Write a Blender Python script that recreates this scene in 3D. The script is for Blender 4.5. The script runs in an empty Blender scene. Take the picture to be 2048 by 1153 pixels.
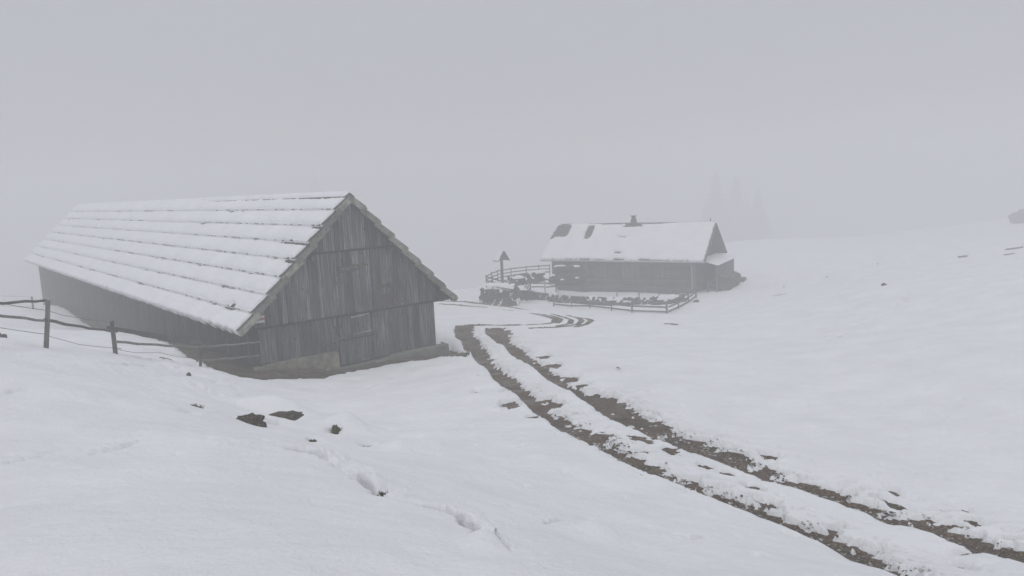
import bpy, bmesh, math, random
import numpy as np
from mathutils import Vector, Matrix
random.seed(7); np.random.seed(7)
rng = np.random.default_rng(11)
SC = bpy.context.scene
COL = SC.collection
R_ = math.radians

# ------------------------------------------------------------------ camera
PITCH, ROLL, F = .1371, .0445, 1487.
_f = np.array([0, math.cos(PITCH), -math.sin(PITCH)]); _r = np.array([1, 0, 0.]); _u = np.cross(_r, _f)
CR = math.cos(ROLL) * _r - math.sin(ROLL) * _u
CU = math.sin(ROLL) * _r + math.cos(ROLL) * _u
cam_d = bpy.data.cameras.new('camera'); cam = bpy.data.objects.new('camera', cam_d); COL.objects.link(cam)
cam_d.sensor_width = 36; cam_d.lens = 36 * F / 2048
cam_d.clip_start = .1; cam_d.clip_end = 3000
m = Matrix.Identity(4)
for i in range(3):
    m[i][0] = CR[i]; m[i][1] = CU[i]; m[i][2] = -_f[i]
cam.matrix_world = m
SC.camera = cam

# ------------------------------------------------------------------ light
SUN_EL, SUN_AZ = 66., 195.       # soft sun behind thick cloud
world = bpy.data.worlds.new('World'); SC.world = world; world.use_nodes = True
nt = world.node_tree; nt.nodes.clear()
N = nt.nodes.new; L_ = nt.links.new
out = N('ShaderNodeOutputWorld'); bg = N('ShaderNodeBackground'); bg.inputs['Strength'].default_value = .086
sky = N('ShaderNodeTexSky'); sky.sky_type = 'NISHITA'; sky.sun_disc = False
sky.sun_elevation = R_(SUN_EL); sky.sun_rotation = R_(SUN_AZ); sky.air_density = 1; sky.dust_density = 3; sky.ozone_density = 1
# closed cloud deck: even grey, a little brighter overhead (overcast luminance law), Nishita only tints it
geo = N('ShaderNodeTexCoord'); sep = N('ShaderNodeSeparateXYZ'); L_(geo.outputs['Generated'], sep.inputs[0])
ramp = N('ShaderNodeMapRange'); ramp.inputs['From Min'].default_value = 0; ramp.inputs['From Max'].default_value = 1
ramp.inputs['To Min'].default_value = .93; ramp.inputs['To Max'].default_value = 1.35
L_(sep.outputs['Z'], ramp.inputs['Value'])
cm = N('ShaderNodeVectorMath'); cm.operation = 'SCALE'; cm.inputs[0].default_value = (5.33, 5.46, 5.82)
L_(ramp.outputs[0], cm.inputs['Scale'])
mix = N('ShaderNodeMix'); mix.data_type = 'RGBA'; mix.inputs['Factor'].default_value = .93
L_(sky.outputs[0], mix.inputs['A']); L_(cm.outputs[0], mix.inputs['B'])
L_(mix.outputs['Result'], bg.inputs['Color']); L_(bg.outputs[0], out.inputs['Surface'])
sd = bpy.data.lights.new('sun', 'SUN'); sd.energy = .8; sd.angle = R_(40); sd.color = (1, .985, .96)
so = bpy.data.objects.new('sun', sd); COL.objects.link(so)
el, az = R_(SUN_EL), R_(SUN_AZ)
sdir = Vector((math.sin(az) * math.cos(el), math.cos(az) * math.cos(el), math.sin(el)))
so.rotation_euler = sdir.to_track_quat('Z', 'Y').to_euler()
SC.view_settings.view_transform = 'Standard'; SC.view_settings.look = 'None'
SC.view_settings.exposure = 0.08; SC.view_settings.gamma = 1
try: SC.view_settings.use_curve_mapping = False
except Exception: pass
FOG_DENS = .0094; FOG_COL = (.89, .894, .902)
cy = SC.cycles
cy.volume_bounces = 6; cy.max_bounces = 8; cy.diffuse_bounces = 3; cy.glossy_bounces = 1
cy.use_denoising = True

# ------------------------------------------------------------------ helpers
def ray(px, py): return _f + CR * (px - 1024) / F - CU * (py - 576.5) / F
def atD(px, py, D): v = ray(px, py); return v * D / v[1]
def atZ(px, py, z): v = ray(px, py); return v * z / v[2]

_perm = np.random.default_rng(3).permutation(512).astype(np.int64)
_grad = np.random.default_rng(4).uniform(0, 2 * np.pi, 512)
_gx, _gy = np.cos(_grad), np.sin(_grad)
def perlin(x, y):
    xi = np.floor(x).astype(np.int64); yi = np.floor(y).astype(np.int64)
    xf = x - xi; yf = y - yi
    u = xf * xf * xf * (xf * (xf * 6 - 15) + 10); v = yf * yf * yf * (yf * (yf * 6 - 15) + 10)
    def gr(ix, iy, dx, dy):
        h = _perm[(_perm[ix & 511] + iy) & 511]
        return _gx[h] * dx + _gy[h] * dy
    n00 = gr(xi, yi, xf, yf); n10 = gr(xi + 1, yi, xf - 1, yf)
    n01 = gr(xi, yi + 1, xf, yf - 1); n11 = gr(xi + 1, yi + 1, xf - 1, yf - 1)
    return ((n00 * (1 - u) + n10 * u) * (1 - v) + (n01 * (1 - u) + n11 * u) * v) * 1.5
def fbm(x, y, o=4, g=.5, l=2.03):
    x = np.asarray(x, float); y = np.asarray(y, float)
    s = 0; a = 1; n = 0
    for i in range(o):
        s = s + a * perlin(x + 17.3 * i, y - 9.1 * i); n += a; a *= g; x = x * l; y = y * l
    return s / n * 1.3
def sstep(a, b, x):
    t = np.clip((x - a) / (b - a), 0, 1); return t * t * (3 - 2 * t)

# ---- materials
def newmat(name):
    mt = bpy.data.materials.new(name); mt.use_nodes = True
    n = mt.node_tree; b = n.nodes['Principled BSDF']
    b.inputs['Specular IOR Level'].default_value = .3
    return mt, n, b
def ramp_node(n, stops):
    r = n.nodes.new('ShaderNodeValToRGB'); e = r.color_ramp.elements
    while len(e) > 1: e.remove(e[-1])
    e[0].position = stops[0][0]; e[0].color = (*stops[0][1], 1)
    for p, c in stops[1:]:
        q = e.new(p); q.color = (*c, 1)
    return r
def noise_node(n, scale, detail=4, rough=.55, vec=None, dim='3D'):
    t = n.nodes.new('ShaderNodeTexNoise'); t.inputs['Scale'].default_value = scale
    t.inputs['Detail'].default_value = detail; t.inputs['Roughness'].default_value = rough
    if vec is not None: n.links.new(vec, t.inputs['Vector'])
    return t
def mapping(n, scale, src='Object'):
    tc = n.nodes.new('ShaderNodeTexCoord'); mp = n.nodes.new('ShaderNodeMapping')
    mp.inputs['Scale'].default_value = scale; n.links.new(tc.outputs[src], mp.inputs['Vector']); return mp.outputs[0]
def mixc(n, fac, a, b, mode='MIX'):
    mx = n.nodes.new('ShaderNodeMix'); mx.data_type = 'RGBA'; mx.blend_type = mode
    for k, v in (('Factor', fac), ('A', a), ('B', b)):
        if isinstance(v, (int, float)): mx.inputs[k].default_value = v
        elif isinstance(v, tuple): mx.inputs[k].default_value = (*v, 1)
        else: n.links.new(v, mx.inputs[k])
    return mx.outputs['Result']
def bump(n, b, h, strength, dist):
    bp = n.nodes.new('ShaderNodeBump'); bp.inputs['Strength'].default_value = strength; bp.inputs['Distance'].default_value = dist
    n.links.new(h, bp.inputs['Height']); n.links.new(bp.outputs[0], b.inputs['Normal'])

def wood(name, dark, mid, light, grain=(22, 22, .9), knots=True, rnd=.45, moss=None):
    mt, n, b = newmat(name)
    v = mapping(n, grain)
    oi = n.nodes.new('ShaderNodeObjectInfo')
    off = n.nodes.new('ShaderNodeVectorMath'); off.operation = 'ADD'; n.links.new(v, off.inputs[0])
    sc = n.nodes.new('ShaderNodeVectorMath'); sc.operation = 'SCALE'; sc.inputs[0].default_value = (91, 57, 33)
    n.links.new(oi.outputs['Random'], sc.inputs['Scale']); n.links.new(sc.outputs[0], off.inputs[1])
    g = noise_node(n, 1.0, 6, .65, off.outputs[0])
    rp = ramp_node(n, [(.28, dark), (.5, mid), (.74, light)]); n.links.new(g.outputs['Fac'], rp.inputs[0])
    col = rp.outputs[0]
    big = noise_node(n, 1.3, 3, .5, mapping(n, (1, 1, .55)))
    mr = n.nodes.new('ShaderNodeMapRange'); mr.inputs['From Min'].default_value = .3; mr.inputs['From Max'].default_value = .7
    mr.inputs['To Min'].default_value = .72; mr.inputs['To Max'].default_value = 1.22; n.links.new(big.outputs['Fac'], mr.inputs['Value'])
    mr2 = n.nodes.new('ShaderNodeMapRange'); mr2.inputs['To Min'].default_value = 1 - rnd; mr2.inputs['To Max'].default_value = 1 + rnd * .8
    n.links.new(oi.outputs['Random'], mr2.inputs['Value'])
    mu = n.nodes.new('ShaderNodeMath'); mu.operation = 'MULTIPLY'; n.links.new(mr.outputs[0], mu.inputs[0]); n.links.new(mr2.outputs[0], mu.inputs[1])
    vm = n.nodes.new('ShaderNodeVectorMath'); vm.operation = 'SCALE'; n.links.new(col, vm.inputs[0]); n.links.new(mu.outputs[0], vm.inputs['Scale'])
    col = vm.outputs[0]
    if knots:
        vo = n.nodes.new('ShaderNodeTexVoronoi'); vo.inputs['Scale'].default_value = 1; n.links.new(mapping(n, (4.6, 4.6, 2.6)), vo.inputs['Vector'])
        kr = ramp_node(n, [(0, (1, 1, 1)), (.10, (.9, .9, .9)), (.15, (0, 0, 0))]); n.links.new(vo.outputs['Distance'], kr.inputs[0])
        col = mixc(n, kr.outputs[0], col, tuple(c * .35 for c in dark))
    if moss:
        mn = noise_node(n, 3.2, 5, .6, mapping(n, (1, 1, 1)))
        k = ramp_node(n, [(.5, (0, 0, 0)), (.66, (.75, .75, .75))]); n.links.new(mn.outputs['Fac'], k.inputs[0])
        col = mixc(n, k.outputs[0], col, moss)
    n.links.new(col, b.inputs['Base Color']); b.inputs['Roughness'].default_value = .85
    bump(n, b, g.outputs['Fac'], .5, .01)
    return mt

WOOD = wood('weathered_wood', (.028, .027, .027), (.1, .1, .104), (.27, .27, .283), rnd=.5)
WOOD_DARK = wood('dark_weathered_wood', (.04, .04, .042), (.08, .08, .084), (.13, .13, .135))
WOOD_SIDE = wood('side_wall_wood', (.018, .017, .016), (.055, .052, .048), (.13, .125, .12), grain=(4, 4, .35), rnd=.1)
WOOD_VERGE = wood('verge_board_wood', (.11, .11, .095), (.22, .215, .185), (.33, .32, .28), grain=(6, 6, 6), knots=False, moss=(.11, .125, .075))
WOOD_LIGHT = wood('pale_batten_wood', (.28, .27, .24), (.42, .41, .37), (.55, .54, .5), grain=(3, 3, 20), knots=False)
SHADE_WOOD = wood('shade_black_wood', (.012, .012, .012), (.02, .02, .02), (.035, .035, .035), knots=False)  # near-black: paints the shade under the gable tiers, also backs door and seam gaps
WOOD_CARVED = wood('carved_wood', (.03, .025, .02), (.075, .064, .05), (.15, .13, .105), grain=(14, 14, 40), knots=False, rnd=.1)
WOOD_FENCE = wood('fence_wood', (.07, .068, .06), (.13, .127, .115), (.2, .195, .18), grain=(14, 14, 3), knots=False)
WOOD_YARD = wood('yard_fence_wood', (.06, .06, .06), (.1, .1, .1), (.14, .14, .14), grain=(5, 5, 5), knots=False)
WOOD_LOG = wood('brown_log_wood', (.06, .05, .042), (.1, .084, .07), (.15, .125, .1), grain=(2, 2, 14), knots=False)
WOOD_TAN = wood('tan_board_wood', (.09, .072, .056), (.125, .1, .078), (.16, .13, .1), grain=(10, 10, 1), knots=False)
SHINGLE = wood('shingle_wood', (.05, .05, .048), (.09, .09, .085), (.14, .14, .13), grain=(14, 14, 14), knots=False, moss=(.07, .08, .04))

def snow_mat(name, fine=True):
    mt, n, b = newmat(name)
    v = mapping(n, (1, 1, 1))
    a = noise_node(n, .7, 4, .5, v); c = ramp_node(n, [(.3, (.77, .78, .80)), (.7, (.84, .85, .87))])
    n.links.new(a.outputs['Fac'], c.inputs[0]); n.links.new(c.outputs[0], b.inputs['Base Color'])
    b.inputs['Roughness'].default_value = .75; b.inputs['Specular IOR Level'].default_value = .15
    if fine:
        h1 = noise_node(n, 26, 5, .7, v); h2 = noise_node(n, 4.2, 4, .6, v)
        ad = n.nodes.new('ShaderNodeMath'); ad.operation = 'MULTIPLY_ADD'; ad.inputs[1].default_value = 3.2
        n.links.new(h2.outputs['Fac'], ad.inputs[0]); n.links.new(h1.outputs['Fac'], ad.inputs[2])
        bump(n, b, ad.outputs[0], .75, .02)
    return mt
SNOW = snow_mat('snow')
SNOW_ROOF = snow_mat('roof_snow')
def slush_mat():
    mt, n, b = newmat('slush')
    v = mapping(n, (1, 1, 1)); a = noise_node(n, 9, 4, .6, v)
    c = ramp_node(n, [(.35, (.2, .185, .165)), (.62, (.5, .49, .47))]); n.links.new(a.outputs['Fac'], c.inputs[0])
    n.links.new(c.outputs[0], b.inputs['Base Color']); b.inputs['Roughness'].default_value = .5
    return mt
SLUSH = slush_mat()
def soil_mat():
    mt, n, b = newmat('soil')
    v = mapping(n, (1, 1, 1))
    a = noise_node(n, 1.1, 6, .65, v); f = noise_node(n, 24, 5, .75, v); g2 = noise_node(n, .8, 4, .6, v)
    mud = ramp_node(n, [(.36, (.024, .015, .009)), (.5, (.095, .064, .042)), (.64, (.25, .19, .138))]); n.links.new(f.outputs['Fac'], mud.inputs[0])
    gra = ramp_node(n, [(.3, (.022, .024, .01)), (.55, (.052, .053, .024)), (.75, (.10, .09, .05))]); n.links.new(f.outputs['Fac'], gra.inputs[0])
    k = ramp_node(n, [(.52, (0, 0, 0)), (.68, (1, 1, 1))]); n.links.new(g2.outputs['Fac'], k.inputs[0])
    col = mixc(n, k.outputs[0], mud.outputs[0], gra.outputs[0])
    n.links.new(col, b.inputs['Base Color'])
    rr = n.nodes.new('ShaderNodeMapRange'); rr.inputs['From Min'].default_value = .35; rr.inputs['From Max'].default_value = .6
    rr.inputs['To Min'].default_value = .35; rr.inputs['To Max'].default_value = .9; n.links.new(a.outputs['Fac'], rr.inputs['Value'])
    n.links.new(rr.outputs[0], b.inputs['Roughness'])
    bump(n, b, f.outputs['Fac'], .8, .03)
    return mt
SOIL = soil_mat()
def rock_mat(name, c0, c1, c2, sc=5):
    mt, n, b = newmat(name)
    v = mapping(n, (1, 1, 1)); a = noise_node(n, sc, 6, .65, v)
    c = ramp_node(n, [(.3, c0), (.52, c1), (.72, c2)]); n.links.new(a.outputs['Fac'], c.inputs[0])
    n.links.new(c.outputs[0], b.inputs['Base Color']); b.inputs['Roughness'].default_value = .9
    bump(n, b, a.outputs['Fac'], .7, .04); return mt
EARTH = rock_mat('earthy_rock', (.02, .016, .012), (.07, .054, .041), (.2, .165, .13), 6)
ROCK = rock_mat('rock', (.05, .047, .04), (.1, .092, .08), (.19, .175, .155))
STONE_DARK = rock_mat('dark_stone', (.03, .03, .03), (.06, .06, .06), (.11, .11, .11))
MASON = rock_mat('masonry', (.10, .095, .075), (.2, .185, .14), (.34, .31, .23), 2.6)
CONC = rock_mat('concrete', (.12, .115, .095), (.185, .18, .15), (.26, .25, .21), 1.7)
MOSSY = rock_mat('mossy_rock', (.03, .035, .015), (.06, .07, .028), (.1, .1, .06), 7)
def plain(name, c, rough=.7, metal=0):
    mt, n, b = newmat(name); v = noise_node(n, 12, 3, .6, mapping(n, (1, 1, 1)))
    rp = ramp_node(n, [(.3, tuple(x * .75 for x in c)), (.7, tuple(min(1, x * 1.2) for x in c))]); n.links.new(v.outputs['Fac'], rp.inputs[0])
    n.links.new(rp.outputs[0], b.inputs['Base Color']); b.inputs['Roughness'].default_value = rough; b.inputs['Metallic'].default_value = metal
    return mt
WIRE = plain('rusty_wire', (.12, .11, .1), .6, .6)
PAINT_W = plain('white_paint', (.68, .68, .66)); PAINT_R = plain('red_paint', (.33, .12, .1))
ZINC = plain('zinc', (.4, .41, .43), .5, .3)
NEEDLE = plain('spruce_needles', (.03, .042, .028), .9)
BARK = plain('bark', (.06, .05, .04), .9)
GRASS = plain('grass', (.07, .075, .035), .9)
IRON = plain('iron', (.06, .055, .05), .6, .5)

# ---- mesh building
class MB:
    def __init__(s): s.v = []; s.f = []
    def add(s, V, Fc):
        k = len(s.v); s.v += [tuple(map(float, p)) for p in V]; s.f += [tuple(i + k for i in f) for f in Fc]
    def box(s, x0, x1, y0, y1, z0, z1):
        s.hexa([(x0, y0, z0), (x1, y0, z0), (x1, y1, z0), (x0, y1, z0), (x0, y0, z1), (x1, y0, z1), (x1, y1, z1), (x0, y1, z1)])
    def hexa(s, V): s.add(V, [(3, 2, 1, 0), (4, 5, 6, 7), (0, 1, 5, 4), (1, 2, 6, 5), (2, 3, 7, 6), (3, 0, 4, 7)])
    def bar(s, p, q, w, h, jit=0):      # a rectangular bar from p to q, w wide sideways, h tall
        p = Vector(p); q = Vector(q); d = (q - p).normalized()
        up = Vector((0, 0, 1)) if abs(d.z) < .9 else Vector((0, 1, 0))
        sd_ = d.cross(up).normalized(); u = sd_.cross(d)
        a = sd_ * w / 2; b = u * h / 2
        j = lambda: Vector((random.uniform(-jit, jit), random.uniform(-jit, jit), random.uniform(-jit, jit)))
        P = [p - a - b, p + a - b, p + a + b, p - a + b]; Q = [q - a - b, q + a - b, q + a + b, q - a + b]
        s.add([x + j() for x in P + Q], [(0, 1, 2, 3), (7, 6, 5, 4), (0, 4, 5, 1), (1, 5, 6, 2), (2, 6, 7, 3), (3, 7, 4, 0)])
    def tube(s, pts, r, n=6, cap=True, taper=None):
        rings = []; V = []; Fc = []
        for i, p in enumerate(pts):
            p = Vector(p); d = (Vector(pts[min(i + 1, len(pts) - 1)]) - Vector(pts[max(i - 1, 0)])).normalized()
            up = Vector((0, 0, 1)) if abs(d.z) < .9 else Vector((1, 0, 0))
            a = d.cross(up).normalized(); b = a.cross(d)
            rr = r if taper is None else r + (taper - r) * i / (len(pts) - 1)
            for k in range(n):
                t = 2 * math.pi * k / n; V.append(p + a * rr * math.cos(t) + b * rr * math.sin(t))
        for i in range(len(pts) - 1):
            for k in range(n):
                Fc.append((i * n + k, i * n + (k + 1) % n, (i + 1) * n + (k + 1) % n, (i + 1) * n + k))
        if cap: Fc.append(tuple(range(n - 1, -1, -1))); Fc.append(tuple((len(pts) - 1) * n + k for k in range(n)))
        s.add(V, Fc)
    def build(s, name, mat, parent=None, smooth=False, loc=None):
        me = bpy.data.meshes.new(name); me.from_pydata(s.v, [], s.f); me.materials.append(mat)
        if smooth: me.polygons.foreach_set('use_smooth', [True] * len(me.polygons))
        me.update()
        o = bpy.data.objects.new(name, me); COL.objects.link(o)
        if parent is not None: o.parent = parent
        if loc is not None: o.location = loc
        return o
def meshobj(name, me, parent=None, loc=(0, 0, 0), rot=(0, 0, 0), scale=(1, 1, 1)):
    o = bpy.data.objects.new(name, me); COL.objects.link(o); o.location = loc; o.rotation_euler = rot; o.scale = scale
    if parent is not None: o.parent = parent
    return o
def empty(name, loc, rz=0):
    o = bpy.data.objects.new(name, None); COL.objects.link(o); o.location = loc; o.rotation_euler = (0, 0, rz); o.empty_display_size = .3; return o
def tag(o, label=None, cat=None, group=None, kind=None):
    if label: o['label'] = label
    if cat: o['category'] = cat
    if group: o['group'] = group
    if kind: o['kind'] = kind
    return o
def ico(sub, amp, seed, squash=(1, 1, 1), freq=1.6):
    bm = bmesh.new(); bmesh.ops.create_icosphere(bm, subdivisions=sub, radius=1)
    r2 = np.random.default_rng(seed); o1, o2 = r2.uniform(0, 50, 2)
    for v in bm.verts:
        c = v.co
        k = 1 + amp * float(fbm(c.x * freq + o1 + c.z * .7, c.y * freq + o2 - c.z * 1.3, 3))
        v.co = Vector((c.x * k * squash[0], c.y * k * squash[1], c.z * k * squash[2]))
    return bm
def rockmesh(name, sub, amp, seed, mat, squash=(1, 1, 1), smooth=True):
    bm = ico(sub, amp, seed, squash); me = bpy.data.meshes.new(name); bm.to_mesh(me); bm.free(); me.materials.append(mat)
    if smooth: me.polygons.foreach_set('use_smooth', [True] * len(me.polygons))
    return me

# ------------------------------------------------------------------ terrain
CP = [(100,1153,3.3),(100,1050,4.6),(100,940,6.6),(100,850,9.2),(100,770,12.8),(92,699,18.4),(0,690,18.5),
(300,1153,3.2),(330,1000,5.4),(330,880,8.6),(330,800,12.5),(230,712,24),
(640,1153,3.1),(640,1040,4.7),(640,945,7.3),(560,900,9.6),(640,880,13.5),(560,845,17.5),(700,850,18.5),(640,800,23.5),
(1000,1153,3.8),(900,1075,5.0),(1000,1000,8.8),(900,930,11.2),(1000,870,15),(850,800,21),(900,750,27),
(1250,1153,6.2),(1250,1050,8.0),(1500,1100,8.2),
(1885,1135,9),(1310,900,12.8),(1155,820,17.3),(1035,740,25),(980,690,33),(958,655,40),
(401,740,27),(513,742,28.9),(500,754,27.6),(600,735,30.2),(600,752,28.7),(690,739,31.3),(700,746,30.1),(772,717,32.6),(772,729,31.3),(870,707,34.2),(885,717,32.9),(935,712,35),
(1900,1000,11.2),(2048,900,13.6),(2048,1100,9.2),(1600,800,18.5),(2048,720,19.5),(1500,700,30),(2048,560,33),(1770,575,42),(1300,680,36),(2048,480,75),(2040,436,165),(1850,466,150),
(1183,645,42),(1000,625,50),(1110,616,63),(1334,632,58),(1400,605,63),(1480,575,70),(1560,500,105),(1480,484,150),(1700,478,150),(940,600,66),(950,580,78),(1500,640,42),
(66,620,56),(0,628,54),(0,660,34)]
WP = [(0,0,-1.65),(-10,0,-1.2),(9,0,-3.3),(3,3,-2.5),(0,-15,-.8),(25,5,-4),(-30,10,-1.8),(40,20,-3.5),(-60,40,-3.6),
(-26.5,47.8,-8.5),(-45.8,72,-10.2),(-20,60,-10),(4.5,76,-10.9),(17.5,68,-10.7),(21,74,-10.3),
(-60,75,-10.5),(-60,110,-17),(-10,110,-17),(10,115,-13),(60,112,-11.3),(110,100,-8),(120,40,-2),(-120,60,-4),
(0,200,-36),(-150,200,-30),(150,200,-19),(60,235,-30),(110,240,-27),(0,400,-70),(-300,300,-40),(350,300,-25),(-350,0,-10),(350,0,-10),(0,-200,-5),(200,-200,-5),(-200,-200,-5)]
TP = np.array([atD(*c) for c in CP] + [list(map(float, w)) for w in WP])
def _kern(r2): return .5 * r2 * np.log(r2 + 1e-9)
_X = TP[:, :2] / 10; _n = len(_X)
_A = np.zeros((_n + 3, _n + 3)); _A[:_n, :_n] = _kern(((_X[:, None] - _X[None]) ** 2).sum(-1)) + .02 * np.eye(_n)
_A[:_n, _n:] = np.c_[np.ones(_n), _X]; _A[_n:, :_n] = _A[:_n, _n:].T
_w = np.linalg.solve(_A, np.r_[TP[:, 2], 0, 0, 0])
def g0(x, y):
    x = np.asarray(x, float) / 10; y = np.asarray(y, float) / 10
    o = _w[_n] + _w[_n + 1] * x + _w[_n + 2] * y
    for i in range(_n): o = o + _w[i] * _kern((x - _X[i, 0]) ** 2 + (y - _X[i, 1]) ** 2)
    return o
_TD = np.exp(np.linspace(math.log(2.2), math.log(240), 700))
def unproj(px, py, fn=g0):
    v = ray(px, py); k = _TD / v[1]
    h = v[2] * k - fn(v[0] * k, v[1] * k)
    idx = np.nonzero(h < 0)[0]
    if len(idx) == 0: return atD(px, py, 100)
    i = max(idx[0], 1); a = h[i - 1] / (h[i - 1] - h[i]); t = k[i - 1] + (k[i] - k[i - 1]) * a
    P = v * t; P[2] = float(fn(P[0], P[1])); return P

TERR_Z = -9.25                                         # raised yard beside the far house
terr_px = [(962,588),(968,577),(980,570),(1000,560),(1030,556),(1070,554),(1110,552),(1112,572),(1060,572),(1050,580),(1038,588),(1030,592),(1005,593),(980,592)]
TERR = np.array([atZ(p[0], p[1], TERR_Z)[:2] for p in terr_px])
def seg_dist(x, y, pl, closed=False):
    """distance to a polyline and the side (+ = left of its direction)"""
    best = np.full(x.shape, 1e9); side = np.zeros(x.shape)
    n = len(pl)
    for i in range(n if closed else n - 1):
        ax, ay = pl[i][:2]; bx, by = pl[(i + 1) % n][:2]
        dx, dy = bx - ax, by - ay; l2 = dx * dx + dy * dy + 1e-12
        t = np.clip(((x - ax) * dx + (y - ay) * dy) / l2, 0, 1)
        ex = x - ax - t * dx; ey = y - ay - t * dy; d = np.hypot(ex, ey)
        m_ = d < best; best = np.where(m_, d, best); side = np.where(m_, np.sign(dx * (y - ay) - dy * (x - ax)), side)
    return best, side
def inside(x, y, poly):
    c = np.zeros(x.shape, bool); n = len(poly)
    for i in range(n):
        x0, y0 = poly[i][:2]; x1, y1 = poly[(i + 1) % n][:2]
        cond = ((y0 > y) != (y1 > y)) & (x < (x1 - x0) * (y - y0) / (y1 - y0 + 1e-12) + x0); c ^= cond
    return c
def sdf(x, y, poly, box=3.0):
    """signed distance to polygon, negative inside; far away just a large number"""
    P = np.array([q[:2] for q in poly]); out_ = np.full(x.shape, 50.)
    m_ = (x > P[:, 0].min() - box) & (x < P[:, 0].max() + box) & (y > P[:, 1].min() - box) & (y < P[:, 1].max() + box)
    if m_.any():
        d, _ = seg_dist(x[m_], y[m_], P, True); d = np.where(inside(x[m_], y[m_], P), -d, d); out_[m_] = d
    return out_

MOUNDS = []     # x, y, a, b, h   snow covered boulders and hummocks
def mound(px, py, rx, ry_m, h):
    P = unproj(px, py); a = rx / F * P[1]; MOUNDS.append((P[0], P[1], a, ry_m, h))
mound(692, 874, 40, .45, .36); mound(800, 917, 32, .35, .14); mound(855, 917, 48, .45, .22); mound(1195, 1100, 60, .28, .16)
mound(975, 1128, 42, .2, .10); mound(550, 829, 66, .34, .42); mound(395, 785, 60, .6, .2); mound(100, 800, 90, .7, .12)
mound(345, 740, 30, .5, .15); mound(640, 775, 60, .8, .12); mound(1300, 905, 40, .4, .05)
def G(x, y):
    x = np.asarray(x, float); y = np.asarray(y, float); shp = x.shape; x = np.atleast_1d(x); y = np.atleast_1d(y)
    z = g0(x, y)
    for mx_, my_, a, b, h in MOUNDS: z = z + h * np.exp(-((x - mx_) / a) ** 2 * .9 - ((y - my_) / b) ** 2 * .9)
    d = sdf(x, y, TERR); k = sstep(.28, -.12, d)
    z = z * (1 - k) + (TERR_Z + .01 * (x) ) * k
    return z.reshape(shp)

def PL(pts): return [unproj(*p) for p in pts]
# the two ruts of the track, each between a lower-left and an upper-right edge (traced on the ground)
RA_L = [(911,654),(909,668),(911,678),(923,687),(948,719),(975,743),(987,763),(1013,781),(1037,799),(1066,825),(1096,843),(1125,864),(1155,877),(1187,899),(1200,901),(1241,921),(1299,948),(1366,975),(1432,1006),(1490,1031),(1527,1052),(1593,1077),(1643,1097),(1697,1124),(1742,1143),(1790,1166),(1850,1200)]
RA_R = [(945,651),(948,675),(963,687),(972,701),(987,725),(1004,743),(1034,760),(1049,777),(1066,793),(1087,811),(1111,827),(1134,840),(1167,858),(1200,868),(1216,881),(1237,892),(1283,923),(1374,965),(1457,998),(1523,1023),(1597,1056),(1647,1072),(1697,1093),(1734,1110),(1788,1135),(1830,1160),(1900,1200)]
RB_L = [(970,656),(972,672),(993,687),(1016,704),(1043,725),(1072,743),(1110,769),(1140,787),(1170,808),(1208,831),(1243,846),(1281,861),(1320,878),(1361,897),(1423,919),(1490,944),(1552,965),(1614,988),(1676,1008),(1738,1029),(1780,1050),(1829,1060),(1895,1083),(1953,1106),(2048,1133),(2150,1165)]
RB_R = [(1007,657),(1023,669),(1022,680),(1037,696),(1055,707),(1072,725),(1096,740),(1119,754),(1143,772),(1172,790),(1195,792),(1240,800),(1270,822),(1308,837),(1343,855),(1373,878),(1415,886),(1448,905),(1481,908),(1512,926),(1564,957),(1614,967),(1668,983),(1697,1002),(1751,1015),(1790,1033),(1846,1048),(1904,1064),(1966,1085),(2048,1106),(2150,1135)]
RUTS = [(PL(a), PL(b)) for a, b in ((RA_L, RA_R), (RB_L, RB_R))]
THIN = [PL(p) for p in (
 [(880,603),(940,605),(985,610),(1025,615),(1060,621),(1099,627),(1138,632),(1160,638),(1164,643),(1155,649),(1124,654),(1062,658)],
 [(880,608),(940,612),(997,619),(1035,624),(1067,629),(1095,634),(1110,639),(1107,645),(1085,649),(1053,651),(1000,651),(940,651)],
 [(1099,629),(1125,635),(1143,641),(1140,647),(1115,652)], [(1150,634),(1175,638),(1182,643),(1172,649),(1150,654)],
 [(1080,629),(1108,634),(1122,640),(1115,646)])]
PATCH = [  # px, py, rx px, ry px
(1022,816,24,9),(1066,836,16,5),(1087,716,18,8),(1106,735,20,6),(1140,762,22,8),(1165,775,16,5),(1107,815,22,10),(1090,805,10,6),
(1508,981,16,14),(1531,1015,18,7),(1788,1010,14,8),(1788,988,7,5),(1925,1021,8,7),(1946,1048,15,7),(1937,1110,18,5),(1918,1139,13,15),
(1895,1053,22,6),(2020,1083,10,4),(1363,986,9,4),(1283,948,6,3),(1283,960,6,3),(1540,917,16,6),(1457,949,16,4),(1407,933,16,4),
(1275,873,14,5),(1298,881,10,4),(1345,900,14,5),(1665,1072,14,6),(1208,870,20,8),(1570,1084,14,3),(952,790,8,3),(965,757,6,3),(1010,790,8,3),
(1345,650,17,5),(1312,638,10,3),(1375,661,16,2),(1750,985,8,3),
(500,846,24,7),(560,848,42,10),(672,869,8,11),(627,893,7,4),(740,905,12,3),(394,824,8,5),(412,777,10,2.5),(378,753,7,5),(767,1009,11,5),(330,728,16,3),(372,735,12,3),
(885,716,10,3),(1893,521,14,2),(1922,514,8,1.5),(2033,497,14,2.5),(2018,508,10,1.5),(1560,590,22,2),(1240,873,10,2),(1490,938,12,3),(880,690,6,2),(1655,1080,20,5)]
PATCHW = []
for px, py, rx, ry in PATCH:
    P = unproj(px, py, G); Q = unproj(px, py + ry, G); Q2 = unproj(px, py - ry, G)
    PATCHW.append((P[0], (Q[1] + Q2[1]) / 2, rx / F * P[1], max(.04, min(abs(Q2[1] - Q[1]) / 2, 2.2 * rx / F * P[1]))))
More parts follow.
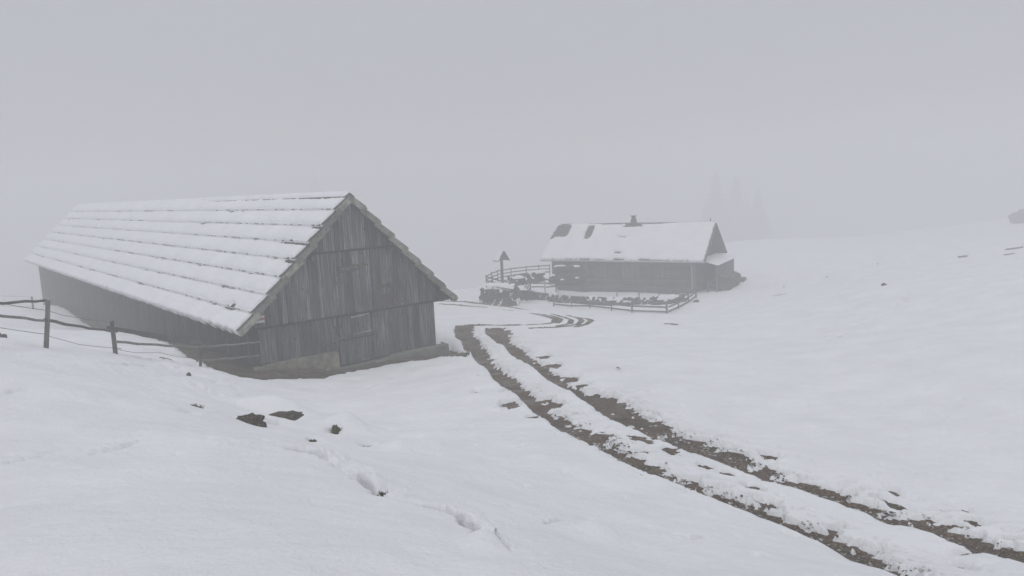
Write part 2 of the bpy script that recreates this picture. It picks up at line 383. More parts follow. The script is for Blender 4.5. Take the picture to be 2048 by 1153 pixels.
BO = Vector((-10.137, 29.076, -7.6)); BYAW = .6926
_ba = np.array([math.cos(BYAW), math.sin(BYAW)]); _bb = np.array([-_ba[1], _ba[0]]); _b0 = np.array([BO.x, BO.y])
SKIRT = [unproj(*p)[:2] for p in [(362,706),(400,728),(436,749),(480,761),(520,765),(560,763),(600,760),(640,758),(690,751),(740,741),(770,734),(830,727),(885,720),(935,719),(942,706),(905,699)]]
SKIRT += [_b0 + _ba * 8.9 + _bb * .3, _b0 + _ba * 8 + _bb * 3, _b0 + _ba * 4 + _bb * 50, _b0 + _bb * 56, _b0 - _ba * .6 + _bb * 56, _b0 - _ba * .9 + _bb * 30, _b0 - _ba * 1.3 + _bb * 12]
LEDGE = [(PL(p), dep, st) for p, dep, st in (
 ([(560,905),(590,930),(640,944),(690,975),(725,990),(760,1012),(830,1038),(890,1057),(940,1090),(1000,1130),(1020,1153)], .07, .13),
 ([(-60,968),(0,943),(50,932),(110,924)], .05, .05), ([(115,925),(175,923),(250,905),(300,893)], .05, .04), ([(400,911),(450,916),(485,922)], .05, .05),
 ([(560,936),(600,943),(640,948)], .05, .03), ([(1060,1072),(1100,1075),(1170,1067)], .05, .04), ([(1060,1073),(1020,1078),(985,1085)], .03, .02),
 ([(0,806),(40,802),(85,800)], .03, .03), ([(1330,1090),(1375,1110),(1450,1112)], .04, .04), ([(455,925),(540,935)], .03, .02), ([(1480,880),(1500,890)], .05, .0),
 ([(690,972),(700,955),(720,945)], .03, .02), ([(150,720),(210,738),(300,742)], .05, .08), ([(360,770),(400,790),(440,800)], .05, .08))]
FOOT = []
def trail(pts, step, r):
    W_ = PL(pts)
    for i in range(len(W_) - 1):
        a, b = W_[i], W_[i + 1]; L = math.hypot(b[0] - a[0], b[1] - a[1]); k = max(1, int(L / step))
        for j in range(k):
            t = (j + random.uniform(-.2, .2)) / k
            if random.random() < .12: continue
            FOOT.append((a[0] + (b[0] - a[0]) * t + random.uniform(-.15, .15), a[1] + (b[1] - a[1]) * t + random.uniform(-.15, .15), r * random.uniform(.7, 1.25)))
trail([(1395,640),(1401,631),(1442,617),(1491,605),(1536,586),(1553,576),(1602,567),(1644,558),(1678,546),(1720,531),(1790,522),(1893,514)], .7, .17)
trail([(1530,592),(1553,580),(1610,573),(1700,545),(1760,528)], 1.1, .14)
trail([(1640,700),(1661,687),(1684,673),(1723,654),(1761,633),(1793,616),(1820,588)], .75, .13)
trail([(1885,830),(1887,855),(1886,890),(1884,915),(1905,948)], .34, .045)
trail([(1900,880),(1975,905),(1990,925)], .7, .04)

for _k in range(150):
    _D = random.uniform(7, 32); _x = random.uniform(-.55, .62) * _D
    FOOT.append((_x, _D, random.uniform(.018, .04) * (1 + _D / 18)))
for _k in range(70):
    _P = unproj(random.gauss(400, 70), random.gauss(755, 28)); FOOT.append((_P[0], _P[1], random.uniform(.05, .13)))
def signed_bare(x, y):
    """distance to the nearest bare ground, negative on it; also the raggedness of that edge"""
    d = np.full(x.shape, 30.); amp = np.full(x.shape, .05); fr = np.full(x.shape, 50.)
    for eL, eR in RUTS:
        poly = [p[:2] for p in eL] + [p[:2] for p in eR[::-1]]; P = np.array(poly)
        m_ = (x > P[:, 0].min() - 2.5) & (x < P[:, 0].max() + 2.5) & (y > P[:, 1].min() - 2.5) & (y < P[:, 1].max() + 2.5)
        if not m_.any(): continue
        xx, yy = x[m_], y[m_]
        dl, _ = seg_dist(xx, yy, eL); dr, _ = seg_dist(xx, yy, eR); ins = inside(xx, yy, P)
        dd = np.minimum(dl, dr); dd = np.where(ins, -dd, dd)
        aa = np.where(dl < dr, .03, .17); f_ = np.where(ins, 0, np.where(dr < dl, dr, dl * 3 + .25))
        k = dd < d[m_]; t = d[m_]; t[k] = dd[k]; d[m_] = t; t = amp[m_]; t[k] = aa[k]; amp[m_] = t
        t = fr[m_]; fr[m_] = np.minimum(t, f_)
    for px, py, a, b in PATCHW:
        m_ = (abs(x - px) < a * 2 + .6) & (abs(y - py) < b * 2 + .6)
        if not m_.any(): continue
        q = np.sqrt(((x[m_] - px) / a) ** 2 + ((y[m_] - py) / b) ** 2); dd = (q - 1) * min(a, b)
        k = dd < d[m_]; t = d[m_]; t[k] = dd[k]; d[m_] = t; t = amp[m_]; t[k] = min(.16, .85 * min(a, b)); amp[m_] = t
    s = sdf(x, y, SKIRT, 2.0); k = s < d; d = np.where(k, s, d); amp = np.where(k, .16, amp)
    return d, amp, fr

def snow_thick(x, y):
    n1 = fbm(x * 1.9, y * 4.2, 4, .6); n2 = fbm(x * 5 + 31, y * 11, 3, .6)
    d, amp, fr = signed_bare(x, y)
    base = .115 + .03 * fbm(x * .6 + 5, y * .6, 3)
    dn = d + amp * (1.5 * n1 + .6 * n2)
    T = np.where(dn > 0, base * (1 - np.exp(-np.maximum(dn, 0) / .06)) + .004, np.maximum(-.07, dn * 1.1))
    # thin, half melted snow beside the ruts
    w = np.exp(-np.maximum(fr, 0) / .42) * (fr < 3)
    st = fbm(x * 2.4 + 70, y * 5.5 + 11, 3, .5)
    T = T - .17 * sstep(.12, .5, st + .25 * w - .1) * np.clip(w * 2., 0, 1)
    # slush left inside the ruts
    insd = dn < -.05
    sl = fbm(x * 3.1 - 20, y * 2.0 + 4, 4, .6)
    T = np.where(insd & (fr < .01), T + .12 * sstep(.34, .52, sl) * (1 - sstep(15, 20, y)), T)
    AL = np.array([p[:2] for pl in THIN for p in pl])
    m_ = (x > AL[:, 0].min() - 3) & (x < AL[:, 0].max() + 3) & (y > AL[:, 1].min() - 3) & (y < AL[:, 1].max() + 3)
    if m_.any():
        xx, yy = x[m_], y[m_]; q = np.full(xx.shape, 99.)
        for pl in THIN: q = np.minimum(q, seg_dist(xx, yy, pl)[0])
        wv = (.2 + .07 * n1[m_]) * np.clip((yy / 44) ** 1.6, .9, 2.0)
        t0 = T[m_]; thin = np.exp(-(q / 1.7) ** 2)
        t0 = np.where(t0 > .03, .03 + (t0 - .03) * (1 - thin), t0) - .085 * np.exp(-(q / np.maximum(wv, .08)) ** 2) * (.8 + .5 * n2[m_])
        T[m_] = t0
    for fx, fy, r in FOOT:
        m_ = (abs(x - fx) < r * 3) & (abs(y - fy) < r * 4)
        if m_.any(): T[m_] = T[m_] - (min(.08, r * 1.1) if r < .09 else .19) * np.exp(-((x[m_] - fx) / r) ** 2 * .9 - ((y[m_] - fy) / (r * 1.5)) ** 2 * .9)
    return T, n1, n2

def relief(x, y, dist):
    z = .13 * fbm(x * .22, y * .22, 3) + .055 * fbm(x * .8 + 9, y * .8, 3)
    rp = fbm(x * 3.0 + 3, y * 4.5, 3, .55); mid = sstep(9, 15, y) * (1 - sstep(34, 46, y))
    z = z + (.005 + .011 * mid) * rp
    for pl, dep, stp in LEDGE:
        P = np.array([p[:2] for p in pl]); m_ = (x > P[:, 0].min() - 2.5) & (x < P[:, 0].max() + 2.5) & (y > P[:, 1].min() - 2.5) & (y < P[:, 1].max() + 2.5)
        if not m_.any(): continue
        xx, yy = x[m_], y[m_]; nn = fbm(xx * 4 + 50, yy * 4, 3, .6)
        q, sd_ = seg_dist(xx, yy, pl); q = np.abs(q * sd_ + .07 * nn); sg = np.sign(q * 0 + sd_)
        mod = np.clip(.85 + .9 * fbm(xx * 1.3 + 90, yy * 1.3, 2), .35, 1.4)
        e = np.array(pl)[:, :2]; ends = np.minimum(np.hypot(xx - e[0, 0], yy - e[0, 1]), np.hypot(xx - e[-1, 0], yy - e[-1, 1])); fade = sstep(0, .35, ends)
        near = np.where(sg < 0, 1., 0.)
        scl = np.clip(yy / 7., .7, 1.4)
        z[m_] = z[m_] - fade * mod * (1.5 + 1.1 * sstep(.9, 1.3, mod)) * dep * np.exp(-(q / (.032 * scl)) ** 2) + fade * mod * stp * (.3 + .4 * nn) * (1 - near) * sstep(0, .05 * scl, q) * np.exp(-(q / (.42 * scl)) ** 2)
        z[m_] = z[m_] + fade * (1 - near) * .022 * fbm(xx * 11, yy * 11, 2) * np.exp(-(q / .25) ** 2)
    return z

def polar(cols, rows):
    A, Rr = np.meshgrid(cols, rows); return Rr * np.sin(A), Rr * np.cos(A)
def grid_mesh(name, X, Y, Z, mat, closed=True, center=None):
    nr, nc = X.shape; V = np.stack([X, Y, Z], -1).reshape(-1, 3)
    i = np.arange(nr - 1)[:, None] * nc; j = np.arange(nc if closed else nc - 1)[None]
    j2 = (j + 1) % nc
    Q = np.stack([i + j, i + j2, i + nc + j2, i + nc + j], -1).reshape(-1, 4)[:, ::-1]
    me = bpy.data.meshes.new(name); me.vertices.add(len(V)); me.vertices.foreach_set('co', V.astype(np.float32).ravel())
    me.loops.add(Q.size); me.loops.foreach_set('vertex_index', Q.astype(np.int32).ravel())
    me.polygons.add(len(Q)); me.polygons.foreach_set('loop_start', np.arange(0, Q.size, 4, dtype=np.int32))
    me.polygons.foreach_set('use_smooth', np.ones(len(Q), bool)); me.materials.append(mat); me.update(calc_edges=True); me.validate()
    o = bpy.data.objects.new(name, me); COL.objects.link(o); return o
def angs(step):
    a = R_(38); fine = np.arange(-a, a, R_(step)); mid = np.arange(a, R_(60), R_(.8)); far = np.arange(R_(60), R_(300), R_(5)); mid2 = np.arange(R_(300), R_(322), R_(.8))
    return np.concatenate([fine, mid, far, mid2])
def radii(k):
    r = [.35]
    while r[-1] < 420:
        q = r[-1]
        d = max(.06, .12 * q) if q < 2.3 else k * q if q < 46 else (k * 1.15 * q if q < 68 else .04 * q)
        r.append(q + d)
    return np.array(r)
HAZE_LO = None
cols, rows = angs(.115), radii(.0038)
X, Y = polar(cols, rows)
S0 = G(X, Y); Tk, _n1, _n2 = snow_thick(X, Y)
cov = sstep(-.02, .06, Tk)
Zs = S0 + Tk + relief(X, Y, rows[:, None]) * (.35 + .65 * cov)
# soil shares the large relief so that the snow thickness alone decides what shows
snow_o = grid_mesh('snow_cover', X, Y, Zs, SNOW); tag(snow_o, kind='structure')
c2, r2 = angs(.17), radii(.005)
X2, Y2 = polar(c2, r2)
rel2 = relief(X2, Y2, 0); T2, _, _ = snow_thick(X2, Y2)
dB, _, frB = signed_bare(X2, Y2)
inr = sstep(0, -.15, np.where(frB < .01, dB, 1))
soilz = G(X2, Y2) + rel2 * (.35 + .65 * sstep(-.02, .06, T2)) + .014 * fbm(X2 * 9, Y2 * 9, 3, .6) - .035 * inr - .05 * sstep(.06, .12, T2)
soil_o = grid_mesh('ground', X2, Y2, soilz, SOIL); tag(soil_o, kind='structure')
def snow_top(x, y):
    x = np.array([float(x)]); y = np.array([float(y)]); T, _, _ = snow_thick(x, y); return float(G(x, y)[0] + max(0, T[0]) + relief(x, y, 0)[0])
print('TERR', len(rows), len(cols), 'minz', Zs.min())

# ------------------------------------------------------------------ barn
barn = empty('barn', BO, BYAW)
tag(barn, 'long weathered grey plank barn with steep snowy roof in the left foreground', 'barn')
BW, BL, RZ, EZ, OV, OG, OGB = 8.33, 55.8, 7.55, 2.5, .93, .574, .73
HALF = BW / 2; SL = (RZ - EZ) / (HALF + OV)
def roofz(s): return RZ - .16 - abs(s - HALF) * SL
def planks(tier, s0, s1, zb, zt, yoff, parent, wmin=.14, wmax=.24, name='plank', mat=WOOD):
    s = s0
    while s < s1 - .01:
        w = random.uniform(wmin, wmax); e = min(s + w, s1)
        if s1 - e < .07: e = s1
        pts = [s + .007, e - .007]
        if s < HALF < e: pts = [s + .007, HALF, e - .007]
        tops = [min(zt(p) if callable(zt) else zt, roofz(p)) for p in pts]
        z0 = (zb(s) if callable(zb) else zb) + random.uniform(-.012, .012)
        if max(tops) > z0 + .03:
            tops = [max(t, z0 + .02) for t in tops]
            y = yoff + random.uniform(-.006, .006); th = .025; n = len(pts)
            V = [(p, y, z0) for p in pts] + [(p, y, t) for p, t in zip(pts, tops)] + [(p, y + th, z0) for p in pts] + [(p, y + th, t) for p, t in zip(pts, tops)]
            mb = MB(); Fc = []
            for i in range(n - 1):
                Fc += [(i, i + 1, n + i + 1, n + i), (2 * n + i + 1, 2 * n + i, 3 * n + i, 3 * n + i + 1), (n + i, n + i + 1, 3 * n + i + 1, 3 * n + i), (i + 1, i, 2 * n + i, 2 * n + i + 1)]
            Fc += [(0, n, 3 * n, 2 * n), (n - 1, 3 * n - 1, 4 * n - 1, 2 * n - 1)]
            mb.add(V, Fc); mb.build(name, mat, parent)
        s = e
sill = lambda s: .95 if s < 3.35 else (.23 if s < 5.05 else .35)
planks(0, -.02, 3.38, .95, 2.62, 0, barn); planks(0, 5.06, BW + .02, lambda s: .33, 2.62, 0, barn)
planks(1, -.3, BW + .3, 2.47, 5.4, -.155, barn); planks(2, 0, BW, 5.23, 9, -.3, barn)
# door: two leaves of planks with battens
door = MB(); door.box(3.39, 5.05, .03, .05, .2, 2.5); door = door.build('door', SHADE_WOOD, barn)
def leaf(s0, s1, z0, z1, y):
    s = s0
    while s < s1 - .02:
        w = random.uniform(.15, .24); e = min(s + w, s1)
        if s1 - e < .08: e = s1
        mb = MB(); mb.box(s + .004, e - .004, y, y + .025, z0 + random.uniform(-.01, .01), z1); mb.build('plank', WOOD, door); s = e
leaf(3.46, 4.98, 1.36, 2.36, -.04); leaf(3.46, 4.98, .27, 1.31, -.012)
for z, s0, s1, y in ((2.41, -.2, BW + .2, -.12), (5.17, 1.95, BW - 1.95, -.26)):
    mb = MB(); mb.box(s0, s1, y, .03, z - .04, z + .055); mb.build('tier_shade_strip', SHADE_WOOD, barn)  # dark strip added to paint the shadow line below each overlapping tier
for (s0, z0, s1, z1, mt, h, y) in ((4.02, 2.27, 4.95, 2.33, WOOD_LIGHT, .055, -.065), (3.42, 1.45, 4.98, 1.45, WOOD, .12, -.065), (4.1, 1.53, 5.0, 1.56, WOOD_LIGHT, .035, -.072), (4.2, .5, 5.0, .52, WOOD, .07, -.035)):
    mb = MB(); mb.bar((s0, y, z0), (s1, y, z1), .03, h); mb.build('batten', mt, door)
for z in (2.33, 1.5, 1.38, .5):
    mb = MB(); mb.box(4.92, 5.14, -.088, -.078, z - .025, z + .025); mb.tube([(5.06, -.09, z - .05), (5.06, -.09, z + .05)], .018); mb.build('hinge', IRON, door)
# wooden latch work left of the door
mb = MB(); mb.box(2.72, 3.6, -.10, -.03, 1.16, 1.24); mb.box(2.78, 3.38, -.12, -.03, 1.36, 1.46); mb.box(2.72, 2.86, -.16, -.02, 1.1, 1.5); mb.box(3.2, 3.34, -.16, -.02, 1.1, 1.55)
mb.bar((2.6, -.08, 1.2), (2.74, -.08, 1.34), .08, .1); mb.bar((3.34, -.09, 1.42), (3.68, -.09, 1.47), .06, .07); mb.build('latch', WOOD_DARK, barn)
mb = MB(); mb.box(3.2, 3.62, -.1, -.045, 1.93, 1.98); mb.box(3.3, 3.42, -.11, -.04, 1.66, 1.98); mb.tube([(3.2, -.09, 2.02), (3.3, -.11, 1.88), (3.45, -.11, 1.9), (3.6, -.09, 2.04)], .025); mb.build('hook', WOOD_DARK, barn)
mb = MB(); mb.box(3.40, 3.47, -.175, -.158, 2.5, 5.1); mb.build('hatch_batten', WOOD, barn)
mb = MB(); mb.box(5.08, 5.12, -.162, -.1, 2.5, 4.9); mb.build('hatch_seam', SHADE_WOOD, barn)
# carved plaque, yoke and relief on the middle tier
mb = MB(); V = [(3.55, -.19, 4.22), (4.35, -.19, 4.26), (4.85, -.19, 4.44), (5.05, -.19, 4.50), (4.8, -.19, 4.54), (4.2, -.19, 4.56), (3.53, -.19, 4.53)]
n = len(V); mb.add(V + [(x, y + .045, z) for x, y, z in V], [tuple(range(n)), tuple(range(2 * n - 1, n - 1, -1))] + [((i + 1) % n, i, n + i, n + (i + 1) % n) for i in range(n)])
plaque = mb.build('plaque', WOOD_CARVED, barn)
mb = MB(); s = 3.66                                    # worn carved letters, no longer readable
for i in range(11):
    w = .07; z = 4.31 + i * .009; h = .17 - i * .005
    for k in range(random.choice((2, 3, 3))):
        a = (s + random.uniform(0, w), -.196, z + random.uniform(0, h)); b = (s + random.uniform(0, w), -.196, z + random.uniform(0, h)); mb.bar(a, b, .012, .016)
    s += .1
tag(mb.build('carving', WOOD_LIGHT, plaque), kind='stuff')
mb = MB(); pts = []
for i in range(13):
    t = i / 12; pts.append((5.33 + 1.27 * t, -.2, 3.42 + .07 * math.sin(t * math.pi * 3) + .05 * math.sin(t * math.pi)))
mb.tube(pts, .05, 7); mb.bar((5.4, -.23, 3.38), (5.75, -.23, 3.46), .03, .06); mb.bar((6.2, -.23, 3.47), (6.55, -.23, 3.43), .03, .06); mb.box(5.86, 6.08, -.26, -.14, 3.37, 3.56)
yoke = mb.build('yoke', WOOD_CARVED, barn)
mb = MB(); mb.tube([(5.97 + .07 * math.cos(t), -.27, 3.22 + .15 * math.sin(t)) for t in np.linspace(0, 2 * math.pi, 15)], .012, 5, False); mb.build('ring', IRON, yoke)
mb = MB()
for s0, s1, z0, z1 in ((5.02, 6.35, 2.53, 2.62), (5.12, 5.3, 2.62, 2.76), (5.3, 6.95, 2.62, 2.68), (5.32, 6.1, 2.68, 2.80), (5.5, 6.55, 2.80, 2.86), (5.45, 6.3, 2.86, 2.99), (5.52, 5.95, 3.0, 3.09), (5.8, 6.5, 3.0, 3.04), (5.9, 6.4, 3.07, 3.1)):
    mb.box(s0, s1, -.185 + random.uniform(0, .02), -.142, z0, z1 - .008)
mb.build('relief_carving', WOOD_CARVED, barn)
mb = MB(); mb.box(5.85, 6.02, -.03, -.004, .55, 1.25); mb.build('patch_board', WOOD_DARK, barn)
# frame behind the planks, log ends and purlins
fr = MB(); fr.box(.05, BW - .05, .035, .3, 2.45, 2.75); fr.box(.05, .3, .03, .28, .95, 3.0); fr.box(BW - .3, BW - .05, .03, .28, .35, 3.0); fr.build('timber_frame', WOOD_DARK, barn)
for s, z, r in ((-.28, 2.62, .1), (BW + .28, 2.68, .14), (2.35, 5.0, .1), (BW - 2.35, 5.0, .1)):
    mb = MB(); mb.tube([(s, -OG + .1, z), (s, BL * .3, z)], r, 8); mb.build('purlin', WOOD_DARK, barn)
for s in (BW + .12, BW + .45):
    mb = MB(); mb.hexa([(s - .12, -.5, 2.44), (s + .12, -.5, 2.44), (s + .12, .1, 2.34), (s - .12, .1, 2.34), (s - .12, -.5, 2.6), (s + .12, -.5, 2.6), (s + .12, .1, 2.6), (s - .12, .1, 2.6)]); mb.build('bracket', WOOD_DARK, barn)
mb = MB(); mb.tube([(-.12, -.5, 2.56), (-.12, -.1, 2.56)], .09, 8); mb.build('log_end', WOOD, barn)
wm = MB(); wm.box(-.12, .2, -.24, -.205, 2.66, 2.96); wm = wm.build('trail_mark', WOOD, barn)
for z0, z1, mt in ((2.87, 2.95, PAINT_W), (2.77, 2.868, PAINT_R), (2.67, 2.768, PAINT_W)):
    mb = MB(); mb.box(-.12 + (.0 if z1 > 2.9 else -.18), .2, -.246, -.2405, z0, z1); mb.build('stripe', mt, wm)
# side walls, far gable
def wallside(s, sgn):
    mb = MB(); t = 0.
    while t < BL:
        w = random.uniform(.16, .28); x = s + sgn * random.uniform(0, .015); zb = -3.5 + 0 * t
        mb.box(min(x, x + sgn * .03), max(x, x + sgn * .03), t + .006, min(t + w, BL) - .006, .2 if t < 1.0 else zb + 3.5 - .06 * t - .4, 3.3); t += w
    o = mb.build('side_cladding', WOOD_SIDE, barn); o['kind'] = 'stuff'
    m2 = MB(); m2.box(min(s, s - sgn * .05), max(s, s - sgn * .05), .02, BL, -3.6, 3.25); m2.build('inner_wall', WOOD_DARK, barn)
wallside(-.0, -1); wallside(BW, 1)
mb = MB(); mb.add([(0, BL, -3.5), (BW, BL, -3.5), (BW, BL, 3.3), (HALF, BL, RZ - .2), (0, BL, 3.3), (0, BL + .05, -3.5), (BW, BL + .05, -3.5), (BW, BL + .05, 3.3), (HALF, BL + .05, RZ - .2), (0, BL + .05, 3.3)], [(0, 1, 2, 3, 4), (9, 8, 7, 6, 5), (0, 5, 6, 1), (1, 6, 7, 2), (2, 7, 8, 3), (3, 8, 9, 4), (4, 9, 5, 0)]); mb.build('far_gable', WOOD_DARK, barn)
# plinths
def plinth(name, mat, s0, s1, y0, top, bot, amp, bulge):
    ns, nz = int((s1 - s0) / .07), 22; V = []; Fc = []
    for i in range(ns + 1):
        for j in range(nz + 1):
            s = s0 + (s1 - s0) * i / ns; k = j / nz; zt = top(s)
            if k < .8: z = bot + (zt - bot) * k / .8; y = y0 - bulge * (1 - k / .8)
            else: z = zt; y = y0 + (k - .8) / .2 * .3
            nz_ = float(fbm(s * 2.3, z * 2.3 + 7, 4, .6)); y += amp * nz_ * (1 if k < .95 else 0); z += amp * .3 * float(fbm(s * 3 + 9, k * 3, 2)) * (k >= .75)
            V.append((s, y, z))
    for i in range(ns):
        for j in range(nz): a = i * (nz + 1) + j; Fc.append((a, a + nz + 1, a + nz + 2, a + 1))
    k = len(V); V += [(s0, .3, bot), (s0, .3, top(s0)), (s1, .3, bot), (s1, .3, top(s1))]
    Fc.append(tuple([k, k + 1] + [j for j in range(nz, -1, -1)])); e = ns * (nz + 1); Fc.append(tuple([e + j for j in range(nz + 1)] + [k + 3, k + 2]))
    mb = MB(); mb.add(V, Fc); return mb.build(name, mat, barn, smooth=True)
plinth('stone_plinth', MASON, -.35, 3.33, -.06, lambda s: .93 if s > .5 else .93 - .1 * (.5 - s), -.9, .09, .16)
plinth('concrete_plinth', CONC, 4.9, 8.85, -.34, lambda s: .2 + .13 * float(sstep(5.2, 6.2, np.array(s))), -.9, .03, .1)
mb = MB(); mb.hexa([(3.3, -.3, -.6), (4.95, -.3, -.6), (4.95, .3, -.6), (3.3, .3, -.6), (3.35, -.22, .17), (5.1, -.22, .2), (5.1, .3, .2), (3.35, .3, .17)]); mb.build('door_sill', CONC, barn)
for k, (s, y, z, r) in enumerate([(.3, -.35, .1, .22), (1.2, -.38, .05, .2), (2.1, -.4, .0, .22), (2.7, -.3, .22, .16), (-.5, -.2, .2, .25)]):
    me = rockmesh('stone', 2, .5, 20 + k, MASON, (1.5, .8, .8)); meshobj('stone', me, barn, (s, y, z), (0, .2, .3 * k), (r, r, r))

# roof: eight courses of long boards, verge boards, ridge caps
NC = 8; VL = math.hypot(HALF + OV, RZ - EZ); CLN = VL / NC
def slope_pt(side, v, h):     # v down the slope from the ridge, h above the roof plane
    c, s_ = (HALF + OV) / VL, (RZ - EZ) / VL
    return (HALF + side * (v * c + h * s_), RZ - .05 - v * s_ + h * c)
STEP = .13
def hb(v):
    i = np.floor(np.clip(v, 0, VL - 1e-4) / CLN); fr_ = (v - i * CLN) / CLN; return .015 + STEP * fr_
for side in (-1, 1):
    for i in range(NC):
        v0 = max(0, i * CLN - .12); v1 = (i + 1) * CLN
        mb = MB(); t = -OG
        while t < BL + OGB:
            fine = t < 14
            w = random.uniform(.16, .26) if fine else random.uniform(.9, 1.4)
            e = min(t + w, BL + OGB); dv = random.uniform(-.05, .03) + (.02 if i == NC - 1 else 0); dh = random.uniform(0, .008)
            P = []
            for tt in (t + .004, e - .004):
                for v, h in ((v0, -.015), (v1 + dv, STEP - .02), (v1 + dv, STEP + .012), (v0, .015)):
                    x, z = slope_pt(side, v, h + dh); P.append((x, tt, z))
            mb.add(P, [(0, 1, 2, 3), (7, 6, 5, 4), (0, 4, 5, 1), (1, 5, 6, 2), (2, 6, 7, 3), (3, 7, 4, 0)]); t = e
        o = mb.build('board_course', SHINGLE, barn); o['kind'] = 'stuff'
        # verge board under the ends of this course, lower end kicked up over the next
        mb = MB(); a = slope_pt(side, max(v0 - .02, 0), -.25); b = slope_pt(side, v1 + .06, -.13)
        a2 = slope_pt(side, max(v0 - .02, 0), .0); b2 = slope_pt(side, v1 + .05, STEP - .03)
        y0 = -OG - .045 - .012 * (i % 2)
        mb.hexa([(a[0], y0, a[1]), (b[0], y0, b[1]), (b[0], y0 + .035, b[1]), (a[0], y0 + .035, a[1]), (a2[0], y0, a2[1]), (b2[0], y0, b2[1]), (b2[0], y0 + .035, b2[1]), (a2[0], y0 + .035, a2[1])])
        mb.build('verge_board', WOOD_VERGE, barn)
    # sheathing and rafters seen from below
    mb = MB(); P = []
    for t in (-OG + .01, BL + OGB):
        for v, h in ((0, -.06), (VL - .12, -.06), (VL - .12, -.02), (0, -.02)): x, z = slope_pt(side, v, h); P.append((x, t, z))
    mb.add(P, [(0, 1, 2, 3), (7, 6, 5, 4), (0, 4, 5, 1), (1, 5, 6, 2), (2, 6, 7, 3), (3, 7, 4, 0)]); mb.build('sheathing', WOOD_DARK, barn)
    mb = MB()
    for t in np.arange(-.35, BL, .95):
        p = slope_pt(side, .1, -.12); q = slope_pt(side, VL - .2, -.12); mb.bar((p[0], t, p[1]), (q[0], t, q[1]), .11, .13)
    o = mb.build('rafters', WOOD_DARK, barn); o['kind'] = 'stuff'
mb = MB(); t = -OG - .03
for side in (-1, 1):
    t = -OG - .03
    while t < BL + OGB:
        e = min(t + random.uniform(2.4, 3.2), BL + OGB); P = []
        for tt in (t, e - .01):
            for v, h in ((-.04 if side < 0 else -.01, .035), (.2, .05), (.2, .075), (-.06 if side < 0 else -.03, .062)): x, z = slope_pt(side, v, h); P.append((x, tt, z))
        mm = MB(); mm.add(P, [(0, 1, 2, 3), (7, 6, 5, 4), (0, 4, 5, 1), (1, 5, 6, 2), (2, 6, 7, 3), (3, 7, 4, 0)]); mm.build('ridge_board', SHINGLE, barn); t = e

def roof_snow(name, side, toframe, VLm, Lt0, Lt1, ncourse, hbf, pt, bare, thick, tstep, vstep, cs, parent_mat, edge_noise=1.0, eave_over=.07, soft=1.0, tl=None):
    ts = [Lt0]
    while ts[-1] < Lt1: ts.append(ts[-1] + tstep * (1 + max(0, ts[-1]) * .06))
    ts = np.array(ts); vs = np.arange(0, VLm + eave_over + vstep, vstep)
    Tm, Vm = np.meshgrid(ts, vs)
    ci = np.clip(np.floor(Vm / cs), 0, ncourse - 1); f0 = Vm - ci * cs; f1 = (ci + 1) * cs - Vm
    nE = .7 * fbm(Tm * 2.2 + ci * 7.7, ci * 3.1 + side, 3, .6) + .9 * fbm(Tm * .5 + ci * 5.1, ci * 1.7 + side, 2); nf = fbm(Tm * 5 + 3, Vm * 5, 3, .6); nb = fbm(Tm * .5, Vm * .9 + 3, 3)
    base = thick * (1 + .25 * nb)
    low = 1 - np.exp(-np.maximum(f1 - .02 + .09 * nE * edge_noise, 0) / .13)                     # rounded lower lip
    gap = sstep(.3, .62, nE + .5 * nf + .5 * fbm(Tm * .22 + ci * 3, ci * 2.2, 2)) * soft
    st = 1 - (1 if soft > .5 else .15) * (.8 + .7 * gap) * np.exp(-(np.maximum(f0 - .0, 0) / (.085 + .06 * gap)) ** 2) * (ci > 0)
    last = ci == ncourse - 1
    edge = VLm + eave_over - Vm + .15 * fbm(Tm * 1.5, Tm * 0 + 9, 4, .6)
    low = np.where(last, 1 - np.exp(-np.maximum(edge, 0) / .05), (1 - (1 - low) * (.8 + .2 * gap) * soft))
    T = base * low * st + .012 * nf
    e0 = Tm - Lt0 - .13 + .05 * fbm(Vm * 3, Vm * 0, 3); T = T * (1 - np.exp(-np.maximum(e0, 0) / .06))
    e1 = Lt1 - Tm; T = T * (1 - np.exp(-np.maximum(e1, 0) / .06))
    for (t0, v0, a, b, am) in bare:
        q = ((abs((Tm - t0) / a) ** 4 + abs((Vm - v0) / b) ** 4) ** .25 - 1) * min(a, b) + am * (1.3 * nE * 0 + 1.2 * fbm(Tm * 3.1, Vm * 3.1, 4, .6))
        T = np.where(q < .12, np.minimum(T, np.maximum(q, -.04) * .9 - .004), T)
    H = hbf(np.minimum(Vm, VLm - 1e-3)) + np.where(T > .012, T, T - .03)
    over = np.clip((Vm - VLm) / eave_over, 0, 1.3) * 1.0
    H = H - np.where(last & (Vm > VLm), .05 * over, 0)
    # close to the outer borders drop below the boards
    H = np.where((e0 <= 0) | (edge <= 0) | (e1 <= 0), -.09, H)
    x, z = pt(side, Vm, H)
    if side > 0: x, Tm, z = x[:, ::-1], Tm[:, ::-1], z[:, ::-1]
    o = grid_mesh(name, x, Tm, z, SNOW_ROOF, closed=False); return o
def attach(o, root):
    o.location = root.location; o.rotation_euler = root.rotation_euler
bareL = [(1.9, .1, 1.9, .13, .10), (5.2, .12, .5, .08, .06), (7.5, .12, .6, .07, .05), (10, .12, .8, .07, .06), (1.6, 6.25, .17, .12, .05), (2.1, 6.3, .1, .06, .04), (-.2, 1.85, .5, .05, .05), (.6, 2.75, .9, .05, .06), (-.15, 3.65, .35, .08, .05), (14, .12, 1.2, .06, .06)]
